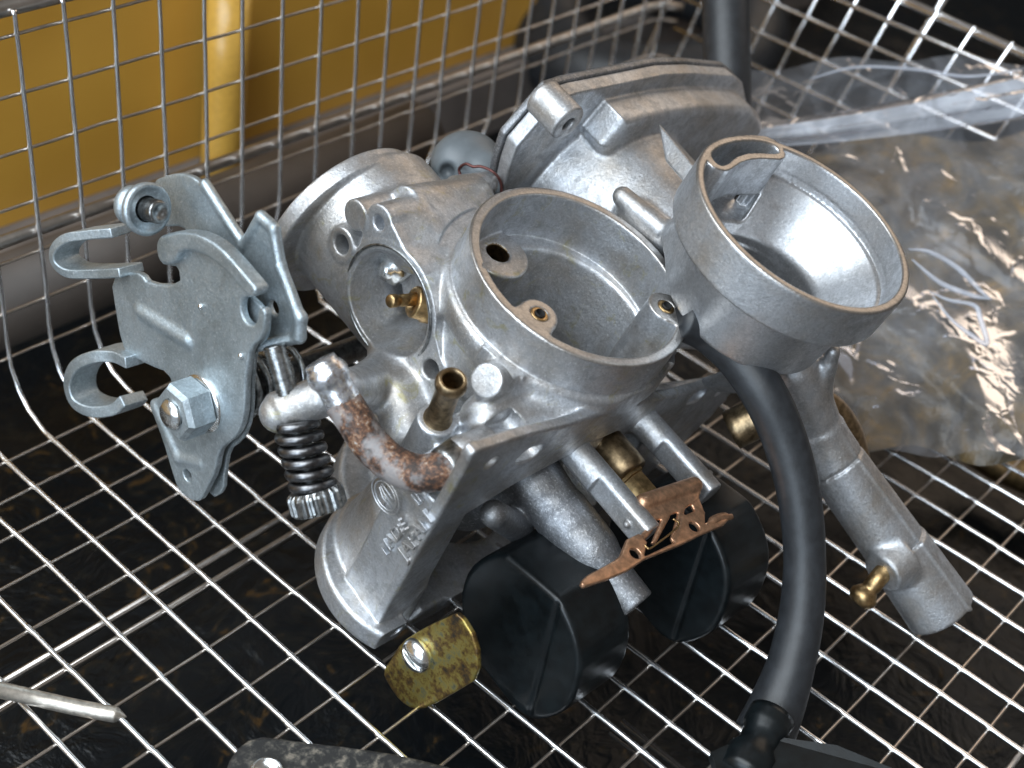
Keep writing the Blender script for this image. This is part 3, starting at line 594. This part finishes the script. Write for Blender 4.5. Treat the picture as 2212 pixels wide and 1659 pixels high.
backp = P1([(1560, 1000), (1750, 1180), (1775, 1280), (1760, 1400), (1670, 1510), (1660, 1640)], la + .3) + P1([(1650, 560), (1650, 760), (1620, 930), (1560, 1030), (1470, 1090), (1440, 1260), (1430, 1420), (1330, 1470), (1290, 1300), (1400, 1000), (1450, 700), (1300, 400)], la + .3, cLow)
q.add(poly(0, backp, la + .22, la + .34, .03, 1), 0); q.add(cap(P3(1250, 740, la, cLow), P3(1250, 740, la, cLow) + (.5, 0, 0), .5), .05)
q.cut(cyl(0, P3(1155, 1290, la, cLow)[1:], .15, -7, -5), .02)
q.add(cap(P3(900, 760, la, cLow), P3(1080, 1150, la, cLow), .14, .16), .1)
q.add(cap(P3(1080, 1150, la, cLow), P3(1250, 1200, la, cLow), .16, .12), .1)
q.build('throttle_lever', M['zinc'], car)
def strip(name, pts, w, th, mat=M['zinc']):
    """bent flat strip; width along l"""
    P = spline(pts, 6); T = np.gradient(P, axis=0); V = []; 
    for p, t_ in zip(P, T):
        t_ = nrm(t_); n_ = nrm(np.cross(t_, [1, 0, 0])); wd = nrm(np.cross(n_, t_))
        for a_, c_ in ((-1, -1), (-1, 1), (1, 1), (1, -1)): V.append(p + wd * a_ * w / 2 + n_ * c_ * th / 2)
    m = len(P); Fc = [[k * 4 + j, k * 4 + (j + 1) % 4, (k + 1) * 4 + (j + 1) % 4, (k + 1) * 4 + j] for k in range(m - 1) for j in range(4)] + [[3, 2, 1, 0], [m * 4 - 4, m * 4 - 3, m * 4 - 2, m * 4 - 1]]
    o = mk(name, Lw(V), Fc, mat, car, True); bv = o.modifiers.new('bevel', 'BEVEL'); bv.width = .0003; bv.segments = 2; bv.limit_method = 'ANGLE'; sharp(o, 50); return o
strip('cable_hook', [P3(700, 880, -6.0), P3(480, 890, -6.1), P3(290, 880, -6.3), P3(190, 800, -6.4), P3(190, 700, -6.4), P3(280, 620, -6.3), P3(450, 590, -6.1), P3(620, 575, -5.9)], .66, .22)
strip('cable_hook', [P3(760, 400, -6.0, cLow), P3(640, 350, -6.0, cLow), P3(480, 360, -6.2, cLow), P3(350, 430, -6.35, cLow), P3(300, 560, -6.4, cLow), P3(340, 700, -6.4, cLow), P3(470, 770, -6.3, cLow), P3(640, 760, -6.1, cLow), P3(720, 700, -6.0, cLow)], .72, .28)
# rear bracket
outC = P1([(800, 250), (840, 215), (950, 160), (1060, 130), (1170, 145), (1270, 220), (1370, 360), (1480, 530), (1575, 690), (1610, 640), (1640, 520), (1690, 465), (1760, 470), (1800, 540), (1820, 700), (1840, 830), (1930, 1000), (1990, 1180), (2020, 1330), (1990, 1430), (1900, 1470), (1760, 1420), (1700, 1250), (1640, 1080), (1560, 960), (1450, 820), (1330, 700), (1180, 640), (1120, 540), (980, 545), (860, 520), (740, 470)], lc_)
q = Solid((-5.9, -7.2, -5.2), (-4.7, -1.2, 3.4), .03)
q.add(poly(0, outC, lc_ - .08, lc_ + .08, .04, 1), 0)
for a_, c_ in (((1575, 690), (1700, 470)), ((1700, 470), (1800, 560)), ((1800, 560), (1850, 850)), ((1850, 850), (2000, 1250)), ((2000, 1250), (2000, 1400)), ((1270, 220), (1570, 690))):
    q.add(cap(P3(*a_, lc_ - .02), P3(*c_, lc_ - .02), .12, .12), .06)
q.cut(cyl(0, P3(1815, 1170, lc_)[1:], .17, -6, -4), .02); q.cut(cyl(0, P3(900, 370, lc_)[1:], .25, -6, -4), .02)
q.add(cap(P3(1680, 1470, lc_ - .35), P3(1990, 1400, lc_), .12, .13), .08); q.add(cap(P3(1990, 1400, lc_), P3(2010, 1250, lc_), .12, .12), .08)
q.build('cable_bracket', M['zinc'], car)
tb = [P3(905, 370, -5.0), P3(740, 370, -5.6), P3(640, 350, -5.9)]
def rod_(name, p, q_, prof, mat, n=28): p, q_ = Lw(p)[0], Lw(q_)[0]; return mk(name, *lathe(p, q_ - p, prof, n), mat, car)
af = R @ nrm((.72, .22, -.62)); pf = at_depth(300, 447, 27.9)
mk('bracket_ferrule', *lathe(pf, af, [(0, -.35), (.36, -.35), (.42, -.28), (.42, -.1), (.34, -.05), (.33, .12), (.44, .18), (.55, .22), (.56, .34), (.50, .40), (.44, .36), (.40, .30), (.28, .30)], 36), M['zinc'], car)
pC = pf + af * .3
mk('bracket_screw', *lathe(pC, af, [(.24, -.1)] + [(.25 if k % 2 else .21, -.05 + k * .035) for k in range(14)] + [(.22, .46), (.16, .47), (.12, .42), (0, .40)], 28), M['darksteel'], car)
# nut, washer and shaft
nc = P3(1250, 740, -6.1, cLow)
rod_('washer', nc + (.04, 0, 0), nc + (-1, 0, 0), [(0, 0), (.66, 0), (.66, .10), (.50, .12), (0, .12)], M['bright'], 40)
sharp(rod_('hex_nut', nc, nc + np.array([-1, 0, 0]), [(0, .1), (.62, .1), (.65, .14), (.65, .66), (.56, .77), (.36, .79)], M['zinc'], 6), 25)
rod_('shaft_end', nc, nc + np.array([-1, 0, 0]), [(.35, .3)] + [(.35 if k % 2 else .31, .55 + k * .03) for k in range(11)] + [(.26, .93), (0, .94)], M['bright'])
mk('return_spring', *sweep(Lw([nc + (.7 + 1.9 * k / 108, .60 * math.cos(k * math.pi / 9), .60 * math.sin(k * math.pi / 9)) for k in range(109)]), .09, 8), M['darksteel'], car)
rod_('throttle_shaft', nc + (.2, 0, 0), nc + (1.2, 0, 0), [(0, 0), (.42, 0), (.42, 1.2), (.30, 1.25), (.30, 4.4), (0, 4.4)], M['darksteel'])
wv = [P3(1235, 1165, la - .09), P3(1545, 1545, la - .09), P3(1560, 1220, la - .08), P3(600, 1230, la - .08)]
for p in wv[:2]: V, Fc = lathe(Lw(p)[0], -Ldir, [(.0, -.01), (.075, 0.), (.07, .03), (.045, .055), (0, .065)], 14); mk('water_drop', V, Fc, M['bright'], car)

# grey rubber cap with wire clip
zl_ = lambda u, v, z: B @ (ray(u, v) * z - O1)
cp0, cp1 = loc(1045, 397, 'l', 1.2), loc(1000, 340, 'l', 1.45); q = Solid((.0, -6.4, -3.2), (3.4, -3.2, .6), .035)
cp1 = loc(1008, 352, 'l', 1.7); cq = loc(1063, 398, 'l', 1.45)
q.add(ellips(cp1, (.95, .80, .75)), 0); q.add(cap(loc(1050, 375, 'l', 1.7), cq, .55, .36), .2); q.cut(cap(zl_(966, 372, 31.9), zl_(962, 368, 31.2), .16, .30), .12); q.build('rubber_cap', M['greyrubber'], car)
wc = spline(Lw([loc(u, v, 'l', l) for u, v, l in [(1028, 377, 1.0), (1012, 390, .95), (996, 380, .95), (992, 364, .95), (1006, 354, .95), (1022, 360, 1.), (1040, 360, 1.1), (1066, 372, 1.2), (1082, 395, 1.35), (1083, 425, 1.4)]]), 6)
mk('wire_clip', *sweep(wc, .035, 8), plain('red_brown_wire', (.10, .035, .03), .6, .4), car)

# ================================================================== REAR CARBURETOR
ca2 = thing('carburetor', Lw((5, 4, -6))[0] * [1, 1, 0], 'rear grey aluminium carburetor with crescent slot in its bell mouth and a long drain tube', 'carburetor')
c2 = np.array([3.10, 2.27]); t2 = 2.89
b = Solid((.2, -4.2, -5.2), (10.8, 5.9, 3.0), HQ)
zl = lambda u, v, z: B @ (ray(u, v) * z - O1)
b.add(cyl(1, (4.75, -1.7), 2.35, -3.7, .0, 2.2, rnd=.15), 0)
b.add(cap((4.8, -1.2, -1.7), (4.6, 2.0, -1.4), 2.0, 1.6), .4)
b.add(cap((3.5, 2.2, .7), (4.7, 1.6, -1.2), 1.85, 1.6), .3)
b.add(cyl(2, (3.3, 2.3), 2.0, .1, 1.95, 2.15, rnd=.1), .2)
b.add(cyl(2, tuple(c2), 2.6, 1.82, t2, rnd=.05), 0)
b.add(cyl(2, (3.4, 1.1), 1.36, .2, 1.84, rnd=.2), .2)
b.add(cap((4.2, 2.3, -.6), loc(1715, 810, 'l', 4.3), 1.3, .8), .5)
b.cut(cyl(2, (0, 0), 2.80, -3.5, .15), .05)
DC = -3.75
cv = [loc(u, v, 'd', DC)[[0, 2]] for u, v in [(1085, 345), (1100, 300), (1190, 196), (1230, 183), (1420, 145), (1480, 143), (1570, 150), (1590, 165), (1600, 215), (1592, 250)]]
cv = np.array(cv + [cv[-1] - (1.2, 3.2), cv[0] + (5.5, -4.5), cv[0] + (1.2, -3.2)])
b.add(poly(1, cv, DC - .1, DC + .28, .04), .12)
cvc = cv.mean(0); ins2 = lambda P, k: np.array([p + (cvc - p) / np.linalg.norm(cvc - p) * k for p in P])
bk = np.array([loc(u, v, 'd', DC)[[0, 2]] for u, v in [(1240, 205), (1420, 168), (1560, 172), (1588, 195), (1594, 225), (1590, 250)]]); bk = np.vstack([bk, [cv[10], (cv[10] + cv[11]) / 2, (bk[0] + cv[11]) / 2]])
b.add(poly(1, bk, DC + .2, DC + 1.15, .25, 1), .12)
lg = loc(1232, 272, 'd', DC + 1.2); b.add(cyl(1, (lg[0], lg[2]), .44, DC + .2, DC + 1.15, rnd=.07), .22)
b.add(cap(zl(1180, 310, 32.2), zl(1100, 395, 32.2), .24, .24), .1)
b.cut(cyl(1, (lg[0], lg[2]), .17, DC + .6, -1.5), .02)
def tri(pts, th): # thin rib through three points
    P = np.array(pts, float); c = P.mean(0); u = nrm(P[1] - P[0]); n_ = nrm(np.cross(u, P[2] - P[0])); w = np.cross(n_, u); Mx = np.array([u, w, n_]); q2 = (P - c) @ Mx.T[:, :2]; sp = seg_poly(q2)
    def f(X, Y, Z):
        a_ = [X - c[0], Y - c[1], Z - c[2]]; k_ = [sum(Mx[i][j] * a_[j] for j in range(3)) for i in range(3)]; return comb(sp(k_[0], k_[1]), np.abs(k_[2]) - th / 2, .03)
    return f, P.min(0) - th, P.max(0) + th
b.add(tri([zl(1425, 268, 31.6), zl(1440, 350, 30.9), zl(1485, 402, 30.2), zl(1512, 375, 30.4)], .26), .06)
b.add(cap(zl(1345, 425, 30.9), zl(1462, 525, 30.4), .24, .28), .12); b.add(cap(zl(1370, 480, 31.2), zl(1440, 520, 30.8), .5, .4), .2)
# bell interior: main bore to the lower left, recess upper left, crescent slot
b.cut(cyl(2, tuple(c2), 2.34, 2.2, 3.3, 2.46, rnd=0), .0)
b.cut(cyl(2, tuple(c2), 1.50, .95, 2.35, 2.36, rnd=.0), .03)
b.cut(cyl(2, tuple(c2), 1.50, .75, 1.3, rnd=0), .02); b.cut(cap((3.3, 2.3, .7), (4.4, 1.9, -2.6), 1.36, .9), .12)
pk_ = poly(2, [(1.7, 1.25), (2.1, 1.15), (2.9, 1.12), (3.6, 1.0), (4.3, .72), (4.9, .3), (4.6, -.3), (3, -.5), (1.9, .0), (1.6, .6)], 1.2, 2.75, .1, 2)
b.cut((lambda X, Y, Z: np.maximum(pk_[0](X, Y, Z), np.hypot(X - c2[0], Y - c2[1]) - 2.28), pk_[1], pk_[2]), .06)
cr = lambda pts, i: [loc(*cB2(x, y), 'i', i)[:2] for x, y in pts]
lipo = cr([(385, 400), (420, 480), (480, 515), (560, 530), (610, 500), (680, 450), (800, 430), (900, 435), (1000, 440), (1010, 380), (900, 260), (680, 240), (470, 290), (370, 360)], t2 - .02)
b.add(poly(2, lipo, 1.75, t2 - .02, .02, 1), .03)
b.cut(poly(2, cr([(438, 400), (450, 370), (520, 325), (650, 292), (800, 292), (900, 318), (950, 350), (968, 385), (900, 388), (800, 380), (700, 385), (620, 415), (570, 465), (520, 482), (470, 460)], t2), 1.2, 3.2, .02, 1), .02)
def z2(C, V, Q):
    z = ((C[:, 2] > t2 - .05) & (rad(C, c2) < 2.7)).astype(int); z[(rad(C, c2) < 2.42) & (C[:, 2] > .0) & (C[:, 2] <= t2 - .05)] = 2; return z
b.build('body_casting', [M['cast'], M['machined'], M['bore']], ca2, z2)
# top cover plate
q = Solid((.2, DC - .6, -5.2), (11.2, DC + .1, 2.9), .045); q.add(poly(1, ins2(cv, -.04), DC - .34, DC - .13, .05), 0); q.build('cover_plate', M['cast_dark'], ca2)
# drain tube
dt = [loc(u, v, 'l', l) for u, v, l in [(1700, 790, 4.0), (1735, 905, 4.5), (1800, 1000, 4.9), (1870, 1135, 5.4), (1985, 1195, 5.9), (2030, 1322, 6.3)]]
A0, A1, A2, A3, A4 = loc(1712, 800, 'l', 4.0), loc(1768, 925, 'l', 4.6), loc(1805, 1000, 'l', 4.9), loc(1932, 1178, 'l', 5.7), loc(2034, 1322, 'l', 6.3)
lo = np.min([A0, A4], 0) - 1.3; hi = np.max([A0, A4], 0) + 1.3; lo[0] -= .8
b = Solid(lo, hi, .045)
b.add(cap(A0, A1, .66, .56), 0); b.add(cap(A1, A2, .58, .70, flat=True), .15); b.add(cap(A2, A3, .71, .76, flat=True, rnd=.05), .03); b.add(cap(A3, A4, .80, .86, flat=True, rnd=.05), .03)
b.add(tri([loc(1700, 770, 'l', 4.3), loc(1800, 790, 'l', 4.3), loc(1765, 900, 'l', 4.5)], .3), .2); b.add(cap(loc(1800, 760, 'l', 4.2), loc(1765, 870, 'l', 4.5), .16, .2), .2)
sm = nrm(A4 - A2); sn = nrm(np.cross(sm, B @ np.array([0, 0, 1.]))); sn = -sn if (B.T @ sn)[0] < 0 else sn; fw = nrm(np.cross(sn, sm)); fw = fw if (B.T @ fw)[2] < 0 else -fw
off = nrm(sn * .55 + fw * .83)
b.add(cap(A1 + off * .54, A2 + off * .68, .06), .04); b.add(cap(A2 + off * .70, A3 + off * .75, .06), .04); b.add(cap(A3 + off * .79, A4 + off * .85, .06), .04)
for A_, r_ in ((A2, .70), (A3, .77)):
    g_ = cap(A_ - sm * .03, A_ + sm * .03, 1.2, 1.2, flat=True, rnd=0); k_ = cap(A_ - sm * .2, A_ + sm * .2, r_ - .05, flat=True, rnd=0)
    b.cut(((lambda g_, k_: lambda X, Y, Z: np.maximum(g_[0](X, Y, Z), -k_[0](X, Y, Z)))(g_, k_), g_[1], g_[2]), .02)
N0, N1, N2, N3 = loc(1945, 1205, 'l', 5.4), loc(1905, 1240, 'l', 4.75), loc(1885, 1265, 'l', 4.6), loc(1853, 1303, 'l', 4.25)
b.add(cap(N0, N1, .62, .52, flat=True, rnd=.08), .15); b.build('drain_tube', M['cast'], ca2)
ax_t = Lw(N3)[0] - Lw(N1)[0]; lt = np.linalg.norm(ax_t)
mk('drain_spigot', *lathe(Lw(N1)[0], ax_t, [(.0, -.2), (.22, -.2), (.22, lt * .45), (.2, lt * .5), (.24, lt * .55), (.34, lt * .72), (.34, lt * .85), (.24, lt), (.15, lt), (.13, lt - .1), (.12, lt - .3), (0, lt - .3)], 30), M['brass'], ca2)
# small brown stub seen between flange and hose, and nozzle behind the right float
mk('fuel_stub', *sweep(Lw(spline([loc(1580, 930, 'l', 3.2), loc(1640, 900, 'l', 3.6), loc(1690, 870, 'l', 4.0)], 4)), .48, 20), M['brass_dull'], ca2)
mk('link_arm', *sweep(spline([at_depth(1760, 850, 33.5), at_depth(1810, 890, 33.8), at_depth(1845, 950, 34.2), at_depth(1860, 1010, 34.6)], 5), [.30] * 10 + [.28] * 6, 14), M['brass_dull'], ca2)

# ================================================================== LOOSE THINGS
def hose(P, r, mat): return sweep(spline(P, 8), r, 28)
HZ = [(1470, 690, 28.9), (1530, 715, 29.2), (1590, 765, 29.2), (1650, 850, 29.1), (1695, 950, 29.2), (1726, 1070, 29.3), (1738, 1200, 29.4), (1732, 1320, 29.4), (1710, 1430, 29.3), (1680, 1520, 29.2), (1650, 1590, 29.0)]
hz = spline([at_depth(*p) for p in HZ], 8); hr = np.interp(np.linspace(0, 1, len(hz)), [0, .15, .35, .6, .8, .9, 1], [.44, .50, .50, .46, .52, .60, .66])
hoseo = thing('rubber_hose', hz[-1] * [1, 1, 0], 'curved black rubber hose hanging between the two bells with an oily lower end', 'hose')
mk('hose_tube', *sweep(hz, hr, 32), M['rubber'], hoseo)
cn = spline([at_depth(1668, 1545, 28.7), at_depth(1640, 1600, 28.3), at_depth(1600, 1680, 27.8)], 5)
mk('hose_fitting', *sweep(cn, np.interp(np.linspace(0, 1, len(cn)), [0, .3, .31, .6, .61, 1], [.5, .5, .42, .42, .55, .55]), 20), M['float'], hoseo)
fp = [at_depth(u, v, z) for u, v, z in [(1530, 1640, 28.0), (1620, 1600, 28.4), (1800, 1625, 28.2), (1980, 1700, 27.8), (1560, 1720, 27.4)]]
q_ = [p + np.array([0, 0, .25]) for p in fp]; mk('hose_flange', np.array(fp + q_), [(4, 3, 2, 1, 0), (5, 6, 7, 8, 9), (0, 1, 6, 5), (1, 2, 7, 6), (2, 3, 8, 7), (3, 4, 9, 8), (4, 0, 5, 9)], M['float'], hoseo, False)

tag(mk('upright_hose', *sweep(spline([at_depth(1565, -120, 39), at_depth(1570, 100, 38.5), at_depth(1572, 260, 38.3), at_depth(1570, 420, 38.2)], 6), .68, 32), M['rubber']), 'thick black upright hose behind the rear carburetor cover', 'hose')

pk = spline([at_depth(-60, 1476, 27.4), at_depth(60, 1504, 27.9), at_depth(160, 1527, 28.05), at_depth(235, 1541, 28.1), at_depth(252, 1544, 28.12), at_depth(274, 1549, 28.15)], 4)
rr = np.interp(np.linspace(0, 1, len(pk)), [0, .76, .8, 1], [.17, .17, .16, .01])
tag(mk('steel_pick', *sweep(pk, rr, 16), plain('dull_rod', (.62, .57, .50), .9, .42, .3)), 'thin steel rod with a pointed tip lying on the mesh at bottom left', 'rod')

# worn dark plate at the bottom edge
pp = [on_floor(*cPla(x, y), 1.0) for x, y in [(290, 700), (320, 600), (380, 510), (460, 450), (560, 425), (680, 435), (880, 465), (1150, 495), (1500, 545), (1700, 590), (1900, 640), (2050, 700), (1900, 1100), (300, 1100)]]
n_ = len(pp); pl = thing('worn_plate', pp[0] * [1, 1, 0], 'worn black metal plate with rounded corner and screw, cut off by the bottom edge', 'plate')
dn = [p - np.array([0, 0, .45]) for p in pp]
o = mk('plate_body', np.array(pp + dn), [list(range(n_))] + [list(range(2 * n_ - 1, n_ - 1, -1))] + [[k, k + n_, (k + 1) % n_ + n_, (k + 1) % n_] for k in range(n_)], M['plate'], pl, False)
bv = o.modifiers.new('bevel', 'BEVEL'); bv.width = .0012; bv.segments = 4
pr = on_floor(*cPla(590, 700), 1.0); mk('screw', *lathe(pr, (0, 0, 1), [(.34, -.1), (.34, .05), (.30, .10), (.26, .09), (.24, .04), (0, .05)], 28), M['bright'], pl)

# background things outside the basket
tag(mk('brass_rod', *sweep(np.linspace(at_depth(1900, 880, 44), at_depth(2330, 1070, 44), 6), [.5, .5, .45, .7, .7, .7], 20), M['brass']), 'blurred golden metal rod lying beyond the basket at the right', 'rod')
ty = at_depth(1400, 60, 62); a = np.linspace(0, 2 * np.pi, 60, endpoint=False); fwd = R @ np.array([0, 0, 1.]); ux = R @ np.array([1., 0, 0]); uy = R @ np.array([0, .75, -.66])
tag(mk('tyre', *sweep(ty + 4.6 * (np.outer(np.cos(a), ux) + np.outer(np.sin(a), uy)), 1.9, 20, closed=True), M['rubber']), 'blurred black round tyre behind the far corner of the basket', 'tyre')
tag(slab('cardboard_box', at_depth(1640, 250, 75) - [3, 3, 20], at_depth(1640, 250, 75) + [14, 12, 0], M['brown']), 'blurred brown box far behind the upright black hose', 'box')

# clear plastic film on the right
gu, gv = 90, 70; Pf = np.zeros((gu, gv, 3))
def vn(x, y, s):  # smooth folded noise
    return sum(math.sin(x * a_ * s + b_ * 5 + 1.7 * math.sin(y * c_ * s + a_)) / k_ for a_, b_, c_, k_ in ((1.1, .3, .9, 1), (2.3, 1.1, 1.7, 1.8), (4.1, 2.2, 3.7, 3.2), (7.7, .7, 8.3, 6)))
for i in range(gu):
    for j in range(gv):
        a_, c_ = i / (gu - 1), j / (gv - 1); top = 150 - 25 * math.sin(a_ * 3); left = 1615 + 190 * max(0, c_ - .25)
        u = left + (2330 - left) * a_; v = top + (980 - top) * c_ + 8 * math.sin(a_ * 17)
        z = 41.5 - 6.3 * c_ + .5 * (1 - 2 * abs(math.sin(3.1 * a_ + 2.2 * c_ + .8 * math.sin(5 * a_)))) + .30 * abs(math.sin(7 * a_ - 4 * c_ + 1.2 * math.sin(6 * c_))) + .14 * vn(a_ * 3, c_ * 3, 1.)
        Pf[i, j] = at_depth(u, v, z)
Pf[..., 2] = np.maximum(Pf[..., 2], .3)
bag = thing('plastic_bag', Pf.reshape(-1, 3).min(0), 'crumpled clear plastic bag lying in the right side of the basket', 'bag')
mk('bag_film', Pf.reshape(-1, 3), grid_faces(gu, gv), M['film'], bag)

FB = []
for i in range(60):
    a_ = i / 59; u = 1625 + 700 * a_; v0 = 292 - 105 * a_ ** 1.3; w_ = 26 + 26 * a_
    for j in range(9):
        b_ = j / 8; FB.append(at_depth(u, v0 + (b_ - .5) * 2 * w_, 38.8 - .45 * math.sin(b_ * 3.14) + .12 * math.sin(b_ * 16 + a_ * 4)))
mk('bag_fold', np.array(FB), grid_faces(60, 9), M['film2'], bag)

# sub-parts: pieces that belong to one part
def under(parent, kids):
    P = {o.name: o for o in COL.objects if o.parent == car}
    base = P[parent]
    for k, o in P.items():
        if k.split('.')[0] in kids: o.parent = base
under('throttle_lever', ('cable_hook', 'water_drop')); under('cable_bracket', ('bracket_screw', 'bracket_ferrule'))
under('idle_screw', ('coil_spring', 'screw_head')); under('float_arm', ('spring_clip', 'solder')); under('elbow_pipe', ('elbow_tip', 'pipe_collar'))
under('jet_holder', ('jet_needle',)); under('bracket_tab', ('screw',)); under('hex_nut', ('washer', 'shaft_end')); under('valve_seat', ('needle_valve',))
bc = next(o for o in COL.objects if o.parent == car and o.name.startswith('body_casting'))
for o in list(COL.objects):
    if o.parent == car and o.name.split('.')[0] in ('lettering', 'emblem', 'seal_ring', 'bushing', 'bush_bore_shade', 'bore_screw'): o.parent = bc

for zz, pts in ((37.0, [(1962, 538), (2010, 545), (2070, 580), (2120, 630), (2142, 648)]), (36.6, [(2008, 630), (2050, 648), (2105, 660), (2118, 690), (2132, 742), (2100, 725), (2055, 690), (2015, 640)]), (36.8, [(1970, 560), (2030, 610), (2100, 638), (2140, 646)]),
               (40.5, [(1750, 170), (1850, 145), (1980, 150), (2090, 165), (2212, 150)])):
    Q = spline([at_depth(u, v, zz) for u, v in pts], 6); mk('bag_glint_edge', *sweep(Q, .022 + .05 * np.sin(np.linspace(0, np.pi, len(Q))) * (1.1 if zz < 37.1 else .5), 8), M['film2'], bag)  # whitish tubes shaped as highlight streaks; the last follows the bag's top edge
Cf = np.zeros((60, 50, 3))
for i in range(60):
    for j in range(50):
        a_, c_ = i / 59, j / 49; left = 1600 + 240 * max(0, c_ - .3) + 25 * math.sin(c_ * 9); top = 330 - 60 * a_ + 18 * math.sin(a_ * 11)
        u = left + (2330 - left) * a_; v = top + (955 + 60 * a_ + 14 * math.sin(a_ * 13) - top) * c_; edge = min(1, 6 * c_, 6 * (1 - c_), 8 * a_)
        Cf[i, j] = at_depth(u, v, 43.0 - 6.2 * c_ - .6 * edge - .35 * vn(a_ * 4 + 3, c_ * 4, 1.))
Cf[..., 2] = np.maximum(Cf[..., 2], .16)
mk('bag_contents', Cf.reshape(-1, 3), grid_faces(60, 50), M['contents'], bag)
a0, a1 = at_plane(470, -15, 1, YB - .6), at_plane(447, 430, 1, YB - .6)
tag(mk('dark_strip', *sweep(np.linspace(a0, a1, 4), .33, 16), M['black']), 'narrow dark upright strip just left of the shiny yellow tube', 'strip')
